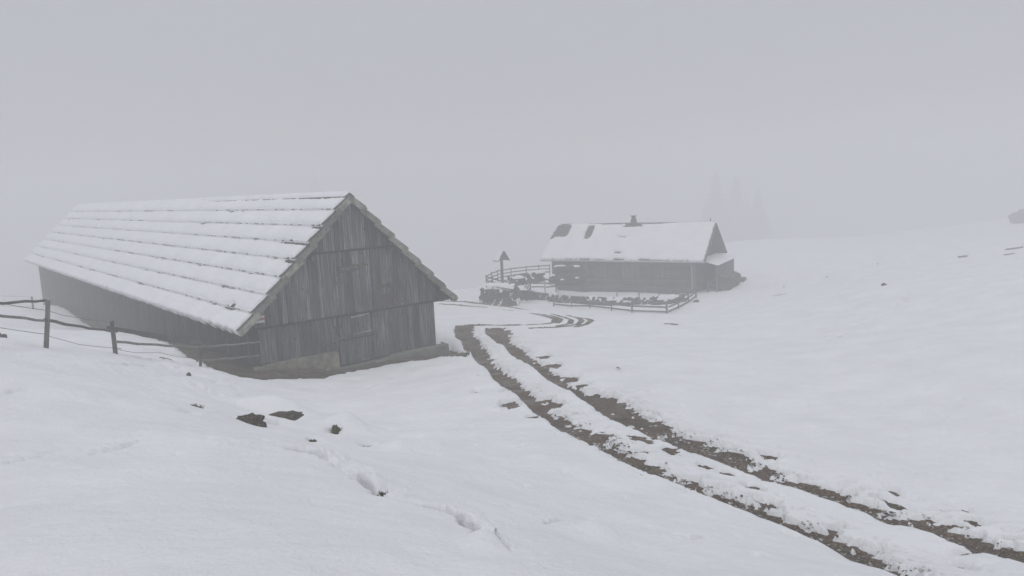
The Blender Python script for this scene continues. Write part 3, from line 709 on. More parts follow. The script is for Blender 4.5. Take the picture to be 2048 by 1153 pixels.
for side, lab in ((-1, 'snow lying in eight stepped bands on the near barn roof'), (1, 'snow on the far slope of the long barn roof')):
    o = roof_snow('roof_snow', side, None, VL, -OG, BL + OGB, NC, hb, slope_pt, bareL if side < 0 else [], .15, .05 if side < 0 else .25, .028 if side < 0 else .06, CLN, None)
    attach(o, barn); tag(o, lab, 'snow', kind='stuff')
# snow ridge roll
o = MB(); ts = np.arange(-OG + .12, BL + OGB, .12); V = []; Fc = []
for i, t in enumerate(ts):
    w = .17 + .02 * float(fbm(t * 1.1, 2, 3)); h = .13 + .03 * float(fbm(t * 1.7, 8, 3)); k = min(1, (i + .3) / 2)
    for j in range(7):
        a = math.pi * j / 6; V.append((HALF - w * math.cos(a) * k ** .5, t, RZ + .0 - .1 * abs(math.cos(a)) + h * math.sin(a) * k))
for i in range(len(ts) - 1):
    for j in range(6): a = i * 7 + j; Fc.append((a, a + 1, a + 8, a + 7)[::-1])
o.add(V, Fc); o = o.build('ridge_snow', SNOW_ROOF, None, True); attach(o, barn); tag(o, 'narrow roll of snow along the ridge of the near barn', 'snow', kind='stuff')

# ------------------------------------------------------------------ farmhouse
HO = Vector((16.863, 67.981, -10.85)); HYAW = 1.047
house = empty('farmhouse', HO, HYAW)
tag(house, 'low wooden alpine farmhouse with snowy roof and chimney, fading in the fog', 'house')
HW, HL, HR, HE, HOV, HOG = 7.285, 14.6, 6.48, 3.276, .457, 1.116
hh = HW / 2; HV = math.hypot(hh + HOV, HR - HE)
def hpt(side, v, h):
    c, s_ = (hh + HOV) / HV, (HR - HE) / HV; return (hh + side * (v * c + h * s_), HR - v * s_ + h * c)
def hw(H_, s, t, z): return H_.matrix_world @ Vector((s, t, z))
z = -.6; i = 0
lg = None
while z < 3.45:      # log walls, front
    mb = MB(); mb.hexa([(-.05, -.06, z + .02), (0.1, -.06, z), (.1, HL + .06, z), (-.05, HL + .06, z + .02), (-.05, -.06, z + .17), (.1, -.06, z + .19), (.1, HL + .06, z + .19), (-.05, HL + .06, z + .17)]); mb.build('log', WOOD_LOG if z > 1.4 else WOOD_YARD, house); z += .195
def gablewall(t0, t1):
    mb = MB(); s = 0.
    while s < HW - .01:
        e = min(s + .19, HW); za = HR - .15 - abs(s - hh) * .78; zb_ = HR - .15 - abs(e - hh) * .78; j = random.uniform(0, .015)
        if s < hh < e: za = zb_ = max(za, zb_)
        ya, yb = (t0 - j, t1) if t0 < 1 else (t0, t1 + j)
        mb.hexa([(s + .006, ya, -.8), (e - .006, ya, -.8), (e - .006, yb, -.8), (s + .006, yb, -.8), (s + .006, ya, za), (e - .006, ya, zb_), (e - .006, yb, zb_), (s + .006, yb, za)]); s = e
    o = mb.build('gable_cladding', WOOD_YARD, house); o['kind'] = 'stuff'
gablewall(0, .06); gablewall(HL - .06, HL)
mb = MB(); mb.box(HW - .1, HW, .05, HL - .05, -.8, 3.4); mb.build('back_wall', WOOD_LOG, house)
for t0, t1, z0, z1 in ((12.4, 13.9, 1.5, 2.95), (10.6, 11.6, 1.6, 2.9), (8.0, 9.9, 1.5, 2.95), (5.2, 7.3, 1.5, 2.95), (2.9, 4.4, 1.6, 2.9)):
    mb = MB(); mb.box(-.075, -.052, t0, t1, z0, z1); w = mb.build('shutter', WOOD_DARK, house)
    t = t0 + .03
    while t < t1 - .05:
        e = min(t + random.uniform(.14, .22), t1 - .03); mb = MB(); mb.box(-.1, -.076, t, e - .012, z0 + .03, z1 - .03); mb.build('plank', WOOD_TAN, w); t = e
mb = MB(); mb.box(-.09, -.055, .3, 14.2, 1.28, 1.36); mb.build('ledge_board', WOOD_YARD, house)
mb = MB(); mb.box(-.1, .1, -.1, .1, -.6, 3.4); mb.build('corner_post', WOOD_YARD, house)
mb = MB(); mb.tube([(-.22, .35, 3.1), (-.14, .2, 2.8), (-.14, .2, -.2)], .06, 8); mb.build('downspout', ZINC, house, True)
x0, z0 = hpt(-1, HV + .08, -.09); mb = MB(); mb.tube([(x0, -HOG, z0), (x0, HL + HOG, z0 - .02)], .075, 8); mb.build('gutter', ZINC, house, True)
for side in (-1, 1):
    for i in range(12):
        cs = HV / 12; v0 = max(0, i * cs - .05); v1 = (i + 1) * cs; mb = MB(); t = -HOG
        while t < HL + HOG:
            e = min(t + random.uniform(.12, .25), HL + HOG); dv = random.uniform(-.02, .02); P = []
            for tt in (t, e - .006):
                for v, h in ((v0, -.02), (v1 + dv, .015), (v1 + dv, .04), (v0, .0)): x, zz = hpt(side, v, h); P.append((x, tt, zz))
            mb.add(P, [(0, 1, 2, 3), (7, 6, 5, 4), (0, 4, 5, 1), (1, 5, 6, 2), (2, 6, 7, 3), (3, 7, 4, 0)]); t = e
        o = mb.build('shingle_course', SHINGLE, house); o['kind'] = 'stuff'
    mb = MB(); P = []
    for t in (-HOG - .02, HL + HOG + .02):
        for v, h in ((0, -.12), (HV - .03, -.12), (HV - .03, -.03), (0, -.03)): x, zz = hpt(side, v, h); P.append((x, t, zz))
    mb.add(P, [(0, 1, 2, 3), (7, 6, 5, 4), (0, 4, 5, 1), (1, 5, 6, 2), (2, 6, 7, 3), (3, 7, 4, 0)]); mb.build('roof', WOOD_DARK, house)
mb = MB()
prof = [(.46, 0, -.35), (.46, 0, .05), (.33, 0, .12), (.33, 0, .32), (.28, 0, .5), (.2, 0, .62), (.2, 0, .72), (.34, 0, .78), (.34, 0, .84)]
V = []; Fc = []
for r, _, zz in prof:
    for k in range(4): V.append((hh + r * (1, -1, -1, 1)[k] * .75, 7.15 + .75 * r * (1, 1, -1, -1)[k], HR + zz))
for i in range(len(prof) - 1):
    for k in range(4): Fc.append((i * 4 + k, i * 4 + (k + 1) % 4, i * 4 + 4 + (k + 1) % 4, i * 4 + 4 + k))
Fc.append(tuple(range(len(V) - 4, len(V)))); mb.add(V, Fc); mb.build('chimney', STONE_DARK, house)
mb = MB(); mb.tube([(hh, -.55, HR), (hh, -.55, HR + .45)], .04, 6); mb.build('vent_pipe', IRON, house)
mb = MB(); mb.box(2.9, 3.0, -.12, -.06, 3.4, 4.75); mb.build('white_pole', PAINT_W, house)
def hb2(v): return .03 + 0 * v
bareH = [(14.75, .95, .85, .95, .12), (11.6, 1.15, .38, .95, .1), (7.15, .2, .9, .28, .1), (7.8, 1.95, .3, .05, .04), (7.6, 4.15, .3, .12, .1), (7.3, HV, .5, .16, .1), (4.6, HV, .6, .16, .1), (10.9, HV, .6, .1, .1), (15.6, 1.9, .25, .3, .1)] + [(t, HV + .05, .5, .08, .08) for t in (1.2, 2.6, 9.2, 12.6, 3.5)] + [(t, .03, .5, .04, .03) for t in (9, 9.9, 5.6, 4.6)]
for side, lab in ((-1, 'smooth snow on the front slope of the farmhouse roof'), (1, 'snow on the rear slope of the farmhouse roof')):
    o = roof_snow('roof_snow', side, None, HV, -HOG, HL + HOG, 12, hb2, hpt, bareH if side < 0 else [], .12, .07 if side < 0 else .3, .04 if side < 0 else .1, HV / 12, None, eave_over=.05, soft=.18)
    attach(o, house); tag(o, lab, 'snow', kind='stuff')
# lean-to on the gable
mb = MB(); LT = [(.6, -.15, 3.25), (7.2, -.15, 3.25), (7.2, -2.0, 2.8), (.6, -2.0, 2.8)]
def slab(P, th): return P + [(x, y, z - th) for x, y, z in P], [(3, 2, 1, 0), (4, 5, 6, 7), (0, 1, 5, 4), (1, 2, 6, 5), (2, 3, 7, 6), (3, 0, 4, 7)]
mb.add(*slab(LT, .08)); mb.build('lean_to_roof', WOOD_DARK, house)
for s, t in ((.75, -1.85), (7.0, -1.85)):
    mb = MB(); mb.bar((s, t, -1), (s, t, 2.75), .14, .14); mb.build('post', WOOD_YARD, house)
mb = MB(); mb.box(1.2, 7.25, -.12, -.06, -.5, 3.2); mb.build('lean_to_back', WOOD_DARK, house)
mb = MB(); mb.box(7.0, 7.08, -1.75, -.15, -.8, 2.75); mb.build('lean_to_side', WOOD_YARD, house)
mb = MB(); mb.box(.85, 6.9, -1.82, -1.76, -.8, 2.7); mb.build('lean_to_front', WOOD_YARD, house)
mb = MB(); nx, ny = 24, 12; V = []; Fc = []
for i in range(nx + 1):
    for j in range(ny + 1):
        u, v = i / nx, j / ny; e = min(u, 1 - u, v, 1 - v); x = .55 + 6.7 * u; y = -.12 - 1.93 * v
        V.append((x, y, 3.25 - .45 * v + (.14 * (1 - math.exp(-e / .06)) + .02 * float(fbm(x, y, 2)) if e > 0 else -.02)))
for i in range(nx):
    for j in range(ny): a = i * (ny + 1) + j; Fc.append((a, a + 1, a + ny + 2, a + ny + 1)[::-1])
mb.add(V, Fc); o = mb.build('roof_snow', SNOW_ROOF, None, True); attach(o, house); tag(o, 'snow slab on the little lean-to roof at the farmhouse gable', 'snow', kind='stuff')

bpy.context.view_layer.update()
HM = house.matrix_world.copy()
def hG(s, t): p = HM @ Vector((s, t, 0)); return float(G(p.x, p.y)) - HO.z
# woodpiles: every log a part
def woodpile(s0, s1, t0, z0, h, label, n_across, mat=WOOD_LOG, ends=True):
    root = empty('woodpile', HM @ Vector((s0, t0, z0)), HYAW); tag(root, label, 'woodpile', 'firewood stacked by the farmhouse')
    me = None
    mb = MB(); mb.tube([(0, -.5, 0), (0, .5, 0)], 1, 7); me = bpy.data.meshes.new('log'); me.from_pydata(mb.v, [], mb.f); me.materials.append(mat)
    z = 0
    while z < h:
        s = 0
        while s < s1 - s0:
            r = random.uniform(.1, .16); lim = h * (1 - .35 * (s / (s1 - s0)) ** 3)
            if z < lim: meshobj('log', me, root, (s + r, random.uniform(-.08, .08), z + r), (0, random.uniform(0, 3), random.uniform(-.08, .08)), (r, 1, r))
            s += 2 * r
        z += .24
    return root
woodpile(1.0, 5.3, -2.4, hG(4.0, -2.6) - .15, 1.65, 'tall firewood stack under the lean-to at the farmhouse gable', 8)
woodpile(5.9, 7.2, -2.6, hG(6.5, -2.6) - .05, .3, 'low loose firewood heap in snow right of the lean-to', 4)
for k, (s, t, z, r) in enumerate([(10.6, -3.2, .9, .22), (12, -3.2, .6, .2), (12.8, -3.0, .75, .25), (12.7, -3.2, .35, .2), (9.5, -3, 1.9, .3)]):
    pass

# ------------------------------------------------------------------ fences
def fence_thing(label, posts, rails, post_h, post_w, mat, rail_w=(.04, .11), wires=(), cap=None, base=None, name='fence', heights=None, lean=.02, embed=.25):
    """posts: world xy(z) of the feet; rails: heights over ground"""
    Pz = [Vector((p[0], p[1], p[2])) for p in posts]
    root = empty(name, Pz[0]); tag(root, label, 'fence'); o0 = Pz[0]
    hs = heights or [post_h] * len(Pz)
    for p, h in zip(Pz, hs):
        if h <= 0: continue
        mb = MB(); q = p - o0; ln = Vector((random.uniform(-lean, lean), random.uniform(-lean, lean), 0)) * h
        mb.bar(q - Vector((0, 0, embed)), q + ln + Vector((0, 0, h)), post_w, post_w, .008); mb.build('post', mat, root)
    for i in range(len(Pz) - 1):
        a, b = Pz[i] - o0, Pz[i + 1] - o0; d = (b - a).normalized(); off = Vector((d.y, -d.x, 0)) * (post_w / 2 + rail_w[0] / 2 + .003)
        for h in rails:
            mb = MB(); ex = d * .06; j1, j2 = random.uniform(-.02, .02), random.uniform(-.02, .02)
            mb.bar(a + off - ex * (-1) + Vector((0, 0, h + j1)), b + off - ex + Vector((0, 0, h + j2)), rail_w[0], rail_w[1], .006); mb.build('rail', mat, root)
    return root
# near fence: explicit posts and rails
P1 = atD(92, 697, 18.4); P2 = atD(231, 710, 23.6); P3 = atD(401, 738, 26.8); P4 = atD(67, 620, 52)
P1, P2, P3 = Vector(P1), Vector(P2), Vector(P3)
rootf = empty('fence', P1); tag(rootf, 'weathered pole and wire pasture fence running down to the near barn', 'fence')
def fpost(P, topx, topy, r, cut=True):
    T_ = Vector(atD(topx, topy, P.y)) ; mb = MB(); q = P - P1; t = T_ - P1
    mb.tube([q - (t - q).normalized() * .35, q * .5 + t * .5 + Vector((.008, 0, 0)), t], r, 8, taper=r * .86); return mb.build('post', WOOD_FENCE, rootf)
fpost(P1, 96, 601, .062); fpost(P2, 223, 642, .075); fpost(P3, 400, 673, .06)
def frail(p, q, r=.045, name='rail', mat=WOOD_FENCE, flat=False):
    mb = MB(); p = Vector(p) - P1; q = Vector(q) - P1; n = 9; pts = [p + (q - p) * (i / n) + Vector((0, 0, .015 * math.sin(i * 2.1) - .03 * math.sin(math.pi * i / n))) for i in range(n + 1)]
    if flat: mb.bar(p, q, .035, .13, .004)
    else: mb.tube(pts, r, 7, taper=r * .8)
    return mb.build(name, mat, rootf)
PL0 = lambda x, y, D: atD(x, y, D)
frail(PL0(-120, 608, 15.4), PL0(92, 601, 18.5), .04); frail(PL0(-140, 608, 14.4), PL0(92, 642, 18.35), .04); frail(PL0(90, 640, 18.3), PL0(234, 664, 23.5), .042)
frail(PL0(214, 656, 23.4), PL0(415, 688, 26.8), .055, flat=True); frail(PL0(232, 684, 23.5), PL0(405, 694, 26.7), .045)
frail(PL0(250, 664, 24), PL0(405, 692, 27), .035)
frail(PL0(394, 694, 26.7), PL0(521, 684, 28.6), .04); frail(PL0(393, 722, 26.7), PL0(519, 711, 28.6), .045)
mb = MB()
def wire(pts, D0, D1):
    W_ = []
    for i, (x, y) in enumerate(pts):
        W_.append(Vector(atD(x, y, D0 + (D1 - D0) * i / (len(pts) - 1))) - P1)
    m2 = MB(); m2.tube(W_, .007, 4, False); m2.build('wire', WIRE, rootf)
wire([(-20, 603), (40, 614), (92, 621)], 17.5, 18.4); wire([(92, 621), (130, 632), (180, 640), (225, 645)], 18.4, 23.6)
wire([(-20, 653), (40, 662), (90, 669)], 17.5, 18.4); wire([(92, 671), (120, 679), (160, 690), (229, 697)], 18.4, 23.6); wire([(231, 699), (270, 706), (320, 706), (355, 714), (400, 718)], 23.6, 26.8)
wire([(-20, 592), (30, 593), (66, 595)], 44, 50); wire([(-20, 612), (30, 613), (66, 613)], 44, 50)
g4 = unproj(67, 621, G); r4 = empty('fence_post', g4); tag(r4, 'lone thin fence post in fog left of the barn far end', 'post')
mb = MB(); mb.tube([(0, 0, -.3), (0, 0, 1.05)], .075, 7, taper=.06); mb.build('post', WOOD_FENCE, r4)

# far fences
def gpt(px, py): return unproj(px, py, G)
fa = [gpt(*p) for p in [(1108,615.5),(1143,618.5),(1180,619),(1223,623.5),(1264,628.5)]]
fence_thing('two-rail yard fence in front of the farmhouse, left half', fa, [.3, .68], .85, .1, WOOD_YARD, (.04, .13), heights=[.98, .78, .86, .92, 0])
fb = [gpt(*p) for p in [(1264,628.5),(1334,631)]]
fence_thing('three-rail yard fence in front of the farmhouse, right half', fb, [.3, .68, 1.05], 1.15, .14, WOOD_YARD, (.05, .13), heights=[1.25, 1.15])
fc = [gpt(*p) for p in [(1335,631),(1357,621),(1377,610),(1392,598)]]
fence_thing('three-rail fence climbing from the yard corner to the farmhouse downspout', fc, [.3, .68, 1.05], 1.1, .1, WOOD_YARD, (.05, .13), heights=[0, 1.1, 1.2, 1.2])
fd = [Vector(atD(px, py, D)) for px, py, D in [(1197,589,66.5),(1234,588,66),(1278,590,65.5),(1318,593,65),(1347,595,64.7),(1376,597,64.5)]]
fence_thing('single-rail fence on the stone edging along the farmhouse wall', fd[1:], [.32], .7, .08, WOOD_YARD, (.04, .14), heights=[.6, .6, .62, .62, .62])
mb = MB(); fe = [HM @ Vector((.8, -1.0, hG(.8, -1.0))), HM @ Vector((3.2, -2.6, hG(3.2, -2.6)))]
fence_thing('short slatted railing between the house corner and the lean-to', fe, [.35, .7, 1.0], 1.1, .1, WOOD_YARD, (.04, .1))
# curved enclosure on the raised yard
TZ = TERR_Z + .1
arc_back = [(973,573),(984,566),(996,562),(1023,557),(1053,553),(1078,551),(1100,550)]
arc_front = [(973,573),(986,577),(1006,583),(1031,586)]
zt = lambda p: Vector(atZ(p[0], p[1], TZ))
fence_thing('three-rail fence arching round the back of the raised yard with the shrine', [zt(p) for p in arc_back], [.3, .62, .95], 1.05, .09, WOOD_YARD, (.04, .1))
fence_thing('three-rail fence along the front edge of the raised yard', [zt(p) for p in arc_front], [.25, .58, .9], 1.0, .1, WOOD_YARD, (.04, .11), heights=[0, 1.1, 1.1, 1.1])
gl = [zt((1033,586)), Vector(gpt(1035, 596)) ]; gl[0].z -= .05
fence_thing('sloping railing on the left of the steps to the raised yard', [Vector((gl[0].x, gl[0].y, TZ)), Vector((gl[1].x, gl[1].y, gl[1].z))], [.3, .65, 1.0], 1.1, .09, WOOD_YARD, (.04, .1))
gr0 = zt((1061,580)); gr1 = gpt(1051, 598)
fence_thing('sloping railing on the right of the steps to the raised yard', [gr0, Vector(gr1)], [.3, .65, 1.0], 1.1, .09, WOOD_YARD, (.04, .1))
fence_thing('three-rail fence from the yard steps towards the farmhouse corner', [zt((1062,580)), zt((1090,580)), zt((1112,579))], [.25, .58, .9], 1.0, .09, WOOD_YARD, (.04, .11), heights=[0, 1.0, 1.0])

# ------------------------------------------------------------------ shrine
sp = Vector(atZ(1005, 565, TZ)); sp.z = float(G(sp.x, sp.y))
SPD = sp.y; shr = empty('wayside_shrine', sp, .62); tag(shr, 'wooden wayside shrine on a tall post with small snowy gabled roof', 'shrine')
hgt = (atD(1003, 502, SPD)[2] - sp.z)
mb = MB(); mb.bar((0, 0, -.3), (0, 0, hgt - .3), .2, .2); mb.build('post', WOOD_YARD, shr)
mb = MB(); rw, rh, rl = .5, .85, .5
mb.add([(-rw, -rl + .12, hgt - rh), (rw, -rl + .12, hgt - rh), (0, -rl + .12, hgt - .04), (-rw, -rl + .17, hgt - rh), (rw, -rl + .17, hgt - rh), (0, -rl + .17, hgt - .04)], [(0, 1, 2), (5, 4, 3), (0, 3, 4, 1), (1, 4, 5, 2), (2, 5, 3, 0)]); mb.build('gable_board', WOOD_DARK, shr)
for sd_ in (-1, 1):
    for i in range(3):
        a0, a1 = i / 3, (i + 1) / 3 + .05; P = []
        for yy in (-rl, rl):
            for k, hh_ in ((a0, 0), (a1, .05), (a1, .09), (a0, .04)): P.append((sd_ * (rw + .12) * k, yy, hgt - (rh + .12) * k + hh_))
        mb = MB(); mb.add(P, [(0, 1, 2, 3), (7, 6, 5, 4), (0, 4, 5, 1), (1, 5, 6, 2), (2, 6, 7, 3), (3, 7, 4, 0)]); mb.build('roof_board', SHINGLE, shr)
mb = MB(); mb.bar((0, -.14, hgt - 1.25), (0, -.14, hgt - .3), .08, .08); mb.bar((-.3, -.14, hgt - .62), (.3, -.14, hgt - .62), .06, .08); mb.build('cross', WOOD_LOG, shr)
for i in range(3):
    a0, a1 = i / 3 + .02, (i + 1) / 3 + .02; P = []
    for yy in (-rl + .08, rl - .05):
        for k, hh_ in ((a0, .05), (a1, .09), (a1 - .02, .19), (a0, .15)): P.append((-(rw + .12) * k, yy, hgt - (rh + .12) * k + hh_))
    mb = MB(); mb.add(P, [(0, 1, 2, 3), (7, 6, 5, 4), (0, 4, 5, 1), (1, 5, 6, 2), (2, 6, 7, 3), (3, 7, 4, 0)]); o = mb.build('roof_snow', SNOW_ROOF)
    o.location = shr.location; o.rotation_euler = shr.rotation_euler
    tag(o, 'snow pad on the %s board of the shrine roof' % ('uppermost', 'middle', 'lowest')[i], 'snow', 'snow pads on the shrine roof')

# ------------------------------------------------------------------ stone walls by the farmhouse
SM = [rockmesh('stone', 2, .45, 40 + k, STONE_DARK, (1.25, .9, .8)) for k in range(5)]
def stone_wall(label, pts, h, size, lift=0, caps=.75, cap_label=None):
    size = max(.16, size * .66)
    W_ = [Vector(p) for p in pts]; root = empty('stone_wall', W_[0]); tag(root, label, 'stone wall')
    sn = MB()
    for i in range(len(W_) - 1):
        a, b = W_[i], W_[i + 1]; L = (b - a).length; n = max(1, int(L / (size * 1.55)))
        for j in range(n):
            for k in range(max(1, int(round(h / (size * 1.2))))):
                p = a.lerp(b, (j + .5 * (k % 2) + random.uniform(-.15, .15)) / n) - W_[0]
                r = size * random.uniform(.85, 1.3)
                if k > 1 and random.random() < .25: continue
                meshobj('stone', random.choice(SM), root, (p.x + random.uniform(-.08, .08), p.y + random.uniform(-.08, .08) + .08 * k, p.z + lift + size * .55 + k * size * 1.2), (random.uniform(-.3, .3), random.uniform(-.3, .3), random.uniform(0, 6)), (r, r, r))
    return root
def snow_cap(label, pts, w, th, zoff, breaks=.0):
    """a snow pillow lying along a line"""
    W_ = [Vector(p) for p in pts]; V = []; Fc = []; tot = sum((W_[i + 1] - W_[i]).length for i in range(len(W_) - 1)); n = max(6, int(tot / .12)); cum = [0]
    for i in range(len(W_) - 1): cum.append(cum[-1] + (W_[i + 1] - W_[i]).length)
    sd0 = random.uniform(0, 99)
    for i in range(n + 1):
        t = tot * i / n; k = max(j for j in range(len(cum)) if cum[j] <= t + 1e-6); k = min(k, len(W_) - 2)
        p = W_[k].lerp(W_[k + 1], (t - cum[k]) / (cum[k + 1] - cum[k])); d = (W_[k + 1] - W_[k]).normalized(); s_ = Vector((-d.y, d.x, 0))
        e = min(i, n - i) / n * tot; f_ = (1 - math.exp(-e / .18)); nn = float(fbm(t * 1.3 + sd0, 3, 3)); ww = w * (1 + .35 * nn) * max(.15, f_); tt = th * (1 + .5 * nn) * f_
        for j in range(7):
            a = math.pi * j / 6; q = p + s_ * (ww * math.cos(a)); V.append((q.x, q.y, p.z + zoff - .05 + tt * math.sin(a) ** .7 if 0 < j < 6 else p.z + zoff - .12))
    for i in range(n):
        for j in range(6): a = i * 7 + j; Fc.append((a, a + 1, a + 8, a + 7)[::-1])
    mb = MB(); mb.add(V, Fc); o = mb.build('snow_cap', SNOW_ROOF, None, True); tag(o, label, 'snow'); return o
edge = [gpt(963, 596), gpt(968, 599), gpt(980, 601), gpt(1000, 600.5), gpt(1020, 600), gpt(1031, 597), gpt(1037, 592)]
stone_wall('curved dark stone wall holding up the raised yard below the shrine', edge, .95, .28, -.1)
snow_cap('snow lip on the curved wall of the raised yard', [Vector(p) + Vector((0, .45, 0)) for p in edge[1:6]], .42, .16, 1.22)
e2 = [gpt(1040, 600), gpt(1062, 600), gpt(1082, 601), gpt(1097, 603)]
stone_wall('low dark stone wall right of the yard steps', e2, .75, .24, -.05)
snow_cap('snow on the low wall right of the yard steps', [Vector(p) + Vector((0, .5, 0)) for p in e2], .4, .15, .85)
s1 = [gpt(1039, 588), gpt(1052, 588)]
stone_wall('dark stone step in the gap between the two yard railings', s1, .3, .2)
e3 = [Vector(atD(px, py, D)) for px, py, D in [(1098,600,66),(1130,600,65.5),(1170,600,65),(1210,602,64.5),(1250,603,64),(1300,603,63.5),(1345,604,63.2),(1372,602,63.5)]]
for p in e3: p.z = float(G(p.x, p.y))
stone_wall('long dark dry stone edging in front of the farmhouse', e3, .8, .25, -.05)
for a, b, lab in ((2, 3, 'left'), (3, 4, 'middle'), (5, 7, 'right')):
    snow_cap('snow pillow on the %s stretch of the long stone edging' % lab, [p + Vector((0, .5, 0)) for p in e3[a:b + 1]], .5, .22, .62)
snow_cap('round snow pillow sitting low on the face of the long stone edging', [e3[4] + Vector((1.2, -.15, -.15)), e3[4] + Vector((2.3, -.2, -.15))], .3, .2, .45)
e4 = [Vector(atZ(px, py, TZ)) for px, py in [(1018,574),(1045,571),(1075,566),(1090,563)]]
stone_wall('dark heap of stones and wood beside the shrine', e4, .95, .25, -.05)
snow_cap('snow on the left part of the heap beside the shrine', [e4[0] + Vector((.3, .2, 0)), e4[1] + Vector((.2, .2, 0))], .45, .2, .8)
snow_cap('snow on the right part of the heap beside the shrine', [e4[2] + Vector((-.8, .3, 0)), e4[3] + Vector((.0, .3, 0))], .5, .2, .95)
# lumber stack at the left corner of the farmhouse
lb = Vector(atD(1100, 597, 67.5)); lb.z = float(G(lb.x, lb.y)) - .1
lr = empty('lumber_stack', lb, -.1); tag(lr, 'tiered stack of dark planks and beams at the left farmhouse corner', 'lumber')
pm = MB(); pm.box(-.5, .5, -.5, .5, -.5, .5); pmesh = bpy.data.meshes.new('beam'); pmesh.from_pydata(pm.v, [], pm.f); pmesh.materials.append(WOOD_DARK)
for k in range(11):
    z = .1 + k * .165; x0 = .0 + .12 * max(0, k - 4) ; x1 = 3.3 + .0 * k - (.35 * max(0, k - 7))
    for y in (0, .28, .56, .84):
        if random.random() < .1: continue
        a = x0 + random.uniform(-.15, .2); b = x1 + random.uniform(-.3, .15); meshobj('beam', pmesh, lr, ((a + b) / 2, y + .06 * k + random.uniform(-.05, .05), z), (0, random.uniform(-.01, .01), random.uniform(-.03, .03)), (b - a, .2, random.uniform(.09, .15)))
for i, (x0, x1, zz, y) in enumerate(((.5, 1.6, 1.78, .6), (2.1, 2.9, 1.7, .5), (.1, .55, 1.05, -.1), (1.0, 1.35, .62, -.15), (2.35, 2.7, .72, -.12))):
    w_ = lr.matrix_world if False else Matrix.Translation(lb)
    snow_cap(('long snow strip on top of the lumber stack', 'short snow strip on the top right of the lumber stack', 'snow tuft high on the left front of the lumber stack', 'snow tuft low in the middle front of the lumber stack', 'snow tuft low on the right front of the lumber stack')[i], [w_ @ Vector((x0, y, zz)), w_ @ Vector((x1, y, zz))], .18, .13, .12)
st = Vector(atD(1178, 588, 66)); st.z = float(G(st.x, st.y))
r_ = empty('garden_stake', st); tag(r_, 'thin dark stake standing in the snow before the farmhouse wall', 'stake'); mb = MB(); mb.tube([(0, 0, -.2), (0.02, 0, .75)], .035, 6); mb.bar((-.1, 0, .04), (.5, -.1, .02), .05, .04); mb.build('stake', WOOD_YARD, r_)

# ------------------------------------------------------------------ boulders, stones, twigs
def boulder(px, py, r, sq, label, mat, seed, sink=.3, cat='rock', fn=None):
    P = gpt(px, py); me = rockmesh('rock', 3, .55, seed, mat, sq); o = meshobj('rock', me, None, (P[0], P[1], float(P[2]) + r * (sq[2] - sink)), (0, 0, seed)); o.scale = (r, r, r); tag(o, label, cat); return o
boulder(500, 850, .25, (1.0, .5, .62), 'dark earthy rock in the melted hollow, left of its pair', EARTH, 3, .45)
boulder(558, 851, .36, (1.55, .45, .42), 'long brown rock slab in the melted hollow before the barn', EARTH, 4, .1)
boulder(673, 874, .15, (.62, .5, 1.0), 'small mossy rock poking from a snow mound', MOSSY, 5, .45)
boulder(394, 827, .07, (1, .7, .9), 'tiny dark rock in snow below the fence', ROCK, 6, .3)
boulder(378, 755, .09, (.7, .5, 1), 'dark stump-like rock in snow before the barn bank', ROCK, 7, .3)
boulder(628, 894, .1, (1, .7, .7), 'tiny dark rock below the snow mound', MOSSY, 8, .3)
boulder(1768, 577, .2, (.8, .6, .8), 'lone dark stone on the open snow slope at right', STONE_DARK, 9, .2)
boulder(2058, 446, 2.1, (1.5, 1.0, .72), 'large dim boulder at the right edge of the slope', STONE_DARK, 12, .25)
boulder(1320, 612, .25, (1.4, .8, .6), 'small snow-dusted stone beside the yard fence', STONE_DARK, 13, .3)
boulder(1393, 608, .35, (1.3, .7, .6), 'dark stone at the foot of the downspout fence', STONE_DARK, 14, .3)
boulder(905, 716, .3, (1.6, .8, .25), 'flat stone in the mud off the barn corner', ROCK, 15, .2)
boulder(1, 686, .15, (1, .8, 1.), 'dark rock at the left edge under the fence', ROCK, 16, .3)
for k, (x0, y0, x1, y1, lab) in enumerate(((1234, 745, 1241, 753, 'short dark twig stuck in the snow right of the track'), (320, 726, 345, 729, 'broken stick lying on snow near the middle fence post'), (235, 702, 243, 706, 'short stick at the foot of the middle fence post'))):
    a, b = gpt(x0, y0), gpt(x1, y1); mb = MB(); a = Vector((a[0], a[1], snow_top(a[0], a[1]) + .02)); b = Vector((b[0], b[1], snow_top(b[0], b[1]) + (.12 if k == 0 else .04))); o = empty('twig', a); tag(o, lab, 'twig')
    mb.tube([(0, 0, 0), tuple((b - a) * .5 + Vector((0, 0, .02))), tuple(b - a)], .018, 5, taper=.01); mb.build('stem', WOOD_LOG, o)

# ------------------------------------------------------------------ gravel, slush lumps, grass
def scatter(name, npts, pick, meshf, mat, kind='stuff'):
    V = []; Fc = []; k = 0
    for x, y, z, r in pick(npts):
        v, f_ = meshf(r); a = random.uniform(0, 6.28); ca, sa = math.cos(a), math.sin(a)
        V.append(np.c_[v[:, 0] * ca - v[:, 1] * sa + x, v[:, 0] * sa + v[:, 1] * ca + y, v[:, 2] + z]); Fc.append(f_ + k); k += len(v)
    V = np.concatenate(V); Fc = np.concatenate(Fc); me = bpy.data.meshes.new(name); me.from_pydata(V.tolist(), [], Fc.tolist()); me.materials.append(mat)
    o = bpy.data.objects.new(name, me); COL.objects.link(o); return o
_bm = bmesh.new(); bmesh.ops.create_icosphere(_bm, subdivisions=1, radius=1); _iv = np.array([v.co[:] for v in _bm.verts]); _if = np.array([[v.index for v in f.verts] for f in _bm.faces]); _bm.free()
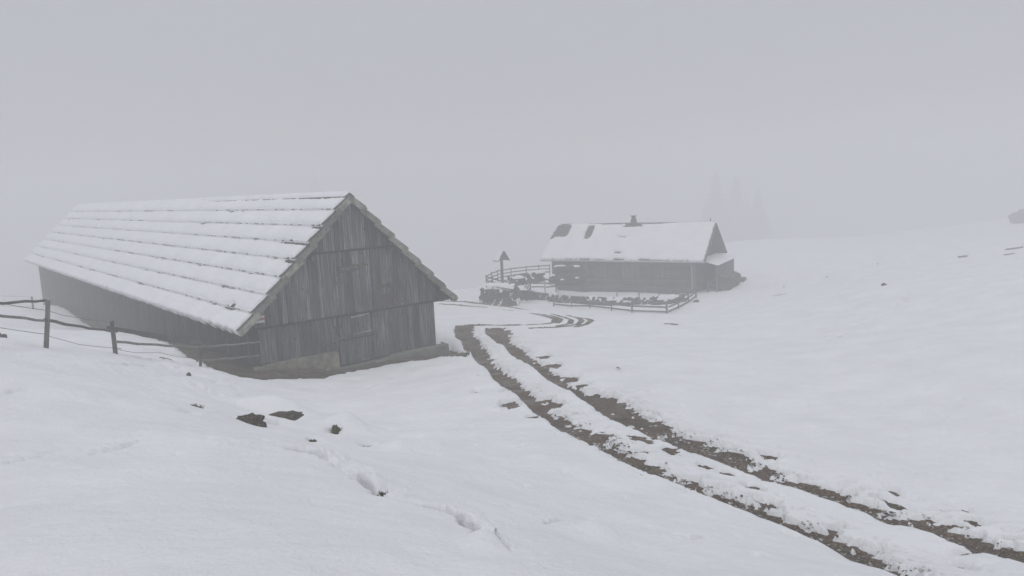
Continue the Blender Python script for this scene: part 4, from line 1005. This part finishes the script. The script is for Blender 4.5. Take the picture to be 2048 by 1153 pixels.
def lump(r): return _iv * (1 + rng.uniform(-.3, .3, (len(_iv), 1))) * np.array([r * random.uniform(.8, 1.5), r * random.uniform(.7, 1.1), r * random.uniform(.45, .8)]), _if
def rut_points(n, lo, hi, edge=None, maxd=22, power=1.0):
    out_ = []
    allr = []
    for eL, eR in RUTS:
        for i in range(len(eL) - 1):
            j = min(int(i * (len(eR) - 1) / (len(eL) - 1)), len(eR) - 2); allr.append((eL, eR, i))
    xs, ys, rs = [], [], []
    while len(xs) < n:
        eL, eR = random.choice(RUTS); t = random.random() ** power; t = 1 - t
        def along(e, t):
            q = t * (len(e) - 1); i = min(int(q), len(e) - 2); a, b = e[i], e[i + 1]; return [a[k] + (b[k] - a[k]) * (q - i) for k in (0, 1)]
        a = along(eL, t); b = along(eR, t)
        if a[1] > maxd: continue
        k = random.uniform(.02, .98) if edge is None else (random.choice((random.gauss(.03, .05), random.gauss(.97, .12), random.gauss(.55, .2))))
        xs.append(a[0] + (b[0] - a[0]) * k + random.gauss(0, .03)); ys.append(a[1] + (b[1] - a[1]) * k + random.gauss(0, .03)); rs.append(lo * (hi / lo) ** random.random())
    xs, ys = np.array(xs), np.array(ys); T, _, _ = snow_thick(xs, ys); z = G(xs, ys) + relief(xs, ys, 0) * .5
    z = z + np.where(T > .0, T, -.03)
    return list(zip(xs, ys, z, rs))
o = scatter('slush_lumps', 1300, lambda n: rut_points(n, .008, .034, True, 15, .7), lump, SLUSH); tag(o, 'dirty lumps of slush thrown up along the wheel ruts', 'slush', kind='stuff')
o = scatter('gravel', 5200, lambda n: rut_points(n, .006, .026, None, 16, .75), lump, ROCK); tag(o, 'wet gravel lying in the muddy wheel ruts', 'gravel', kind='stuff')
def blade(r):
    h = r; w = .006; lx, ly = random.uniform(-.6, .6) * h, random.uniform(-.6, .6) * h
    return np.array([(-w, 0, -.02), (w, 0, -.02), (w * .6 + lx * .5, ly * .5, h * .6), (lx, ly, h)]), np.array([(0, 1, 2), (0, 2, 3)])
def grass_points(n):
    xs, ys = [], []
    cl = [unproj(x, y, G) for x, y in [(767,1008),(770,1010),(763,1009),(672,872),(740,905),(735,906),(627,893),(395,824)]]
    for i in range(n // 5):
        P = random.choice(cl); xs.append(P[0] + random.gauss(0, .04)); ys.append(P[1] + random.gauss(0, .03))
    m_ = n - len(xs); base = np.array([p for p in SKIRT[:16]])
    for i in range(m_):
        k = random.randrange(15); p = base[k] + (base[k + 1] - base[k]) * random.random() if k < 15 else base[k]
        xs.append(p[0] + random.gauss(0, .25) - .1); ys.append(p[1] + abs(random.gauss(0, .5)))
    xs, ys = np.array(xs), np.array(ys); z = G(xs, ys) + relief(xs, ys, 0) * .5 + np.where(ys < 24, .03, 0)
    return [(x, y, zz, (random.uniform(.03, .07) if y < 12 else random.uniform(.05, .12))) for x, y, zz in zip(xs, ys, z)]
o = scatter('grass', 3500, grass_points, blade, GRASS); tag(o, 'flattened dull grass at the barn foot and in thawed holes', 'grass', kind='stuff')

# ------------------------------------------------------------------ spruces in the fog
def spruce_meshes(seed):
    r = random.Random(seed); H = 1.0; V = []; Fc = []
    n = 46
    for i in range(n):
        t = i / n; z = .06 + .93 * t; R0 = .2 * (1 - t) ** .85 + .008; k = 9 if t < .7 else 6; a0 = r.uniform(0, 6)
        for j in range(k):
            a = a0 + 6.283 * j / k + r.uniform(-.25, .25); L = R0 * r.uniform(.65, 1.2); w = L * r.uniform(.22, .34) + .006; dz = -L * r.uniform(.3, .55)
            ca, sa = math.cos(a), math.sin(a); b = len(V); c = (0, 0, z)
            V += [(0, 0, z + .01), (ca * L * .55 - sa * w, sa * L * .55 + ca * w, z + dz * .45 - .012), (ca * L, sa * L, z + dz), (ca * L * .55 + sa * w, sa * L * .55 - ca * w, z + dz * .45 - .012), (ca * L * .6, sa * L * .6, z + dz * .5 - .035 * (1 - t) - .006)]
            Fc += [(b, b + 1, b + 2), (b, b + 2, b + 3), (b, b + 4, b + 1), (b + 1, b + 4, b + 2), (b + 2, b + 4, b + 3), (b, b + 3, b + 4)]
    V += [(0, 0, 1.02), (.006, 0, .95), (-.004, .005, .95), (-.004, -.005, .95)]; b = len(V) - 4; Fc += [(b, b + 1, b + 2), (b, b + 2, b + 3), (b, b + 3, b + 1)]
    me = bpy.data.meshes.new('crown'); me.from_pydata(V, [], Fc); me.materials.append(NEEDLE)
    mb = MB(); mb.tube([(0, 0, -.05), (0, 0, .5), (0, 0, .97)], .014, 7, taper=.002); mt = bpy.data.meshes.new('trunk'); mt.from_pydata(mb.v, [], mb.f); mt.materials.append(BARK)
    return me, mt
SPM = [spruce_meshes(s) for s in (1, 2, 3)]
def spruce(px, ptop, pbase, D, label, wide=1.0, group='spruces fading into the fog'):
    b = atD(px, pbase, D); x, y = b[0], b[1]; zg = float(G(x, y)); top = atD(px, ptop, D)[2]; H = top - zg
    r = empty('spruce_tree', (x, y, zg), random.uniform(0, 6)); tag(r, label, 'tree', group)
    c, t = random.choice(SPM); meshobj('crown', c, r, scale=(H * wide, H * wide, H)); meshobj('trunk', t, r, scale=(H, H, H)); return H
TREES = [(1432,340,486,330,'dim tall spruce right behind the farmhouse gable, leftmost of its clump',1.5),(1472,350,484,338,'dim tall spruce second from the left in the clump behind the farmhouse',1.5),
(1516,374,482,334,'dim shorter spruce at the right end of the clump behind the farmhouse',1.5),(1450,392,484,342,'low spruce between the two tallest behind the farmhouse',1.5),(1494,398,484,345,'low spruce filling the clump right of the second tallest',1.5),
(1412,400,486,348,'low spruce at the left edge of the clump behind the farmhouse',1.5),(1538,440,482,348,'small spruce at the far right foot of the clump',1.5),
(640,345,480,365,'faint lone spruce ghosting above the barn ridge',1.5),

]
mz = 0
for t in TREES:
    Hh = spruce(*t[:5], wide=t[5])
    o_ = [o for o in COL.objects if o.name.startswith('spruce_tree')][-1]

# ------------------------------------------------------------------ haze
top = 9.0
for o in COL.objects:
    if o.name.startswith('spruce_tree'):
        for c in o.children:
            if c.name.startswith('crown'): top = max(top, o.location.z + c.scale.z * 1.03 + 1.0)
lo = float(min(Zs.min(), soilz.min())) - 1.0
mb = MB(); mb.box(-440, 440, -440, 440, lo, top)
hm = bpy.data.materials.new('haze'); hm.use_nodes = True; hn = hm.node_tree; hn.nodes.clear()
ho = hn.nodes.new('ShaderNodeOutputMaterial'); pv = hn.nodes.new('ShaderNodeVolumePrincipled')
pv.inputs['Color'].default_value = (*FOG_COL, 1); pv.inputs['Density'].default_value = FOG_DENS; pv.inputs['Anisotropy'].default_value = .0
hn.links.new(pv.outputs[0], ho.inputs['Volume'])
hz = mb.build('haze', hm); tag(hz, kind='stuff')
print('HAZE top', top, 'lo', lo, 'tris', sum(len(o.data.polygons) for o in COL.objects if o.type == 'MESH'))
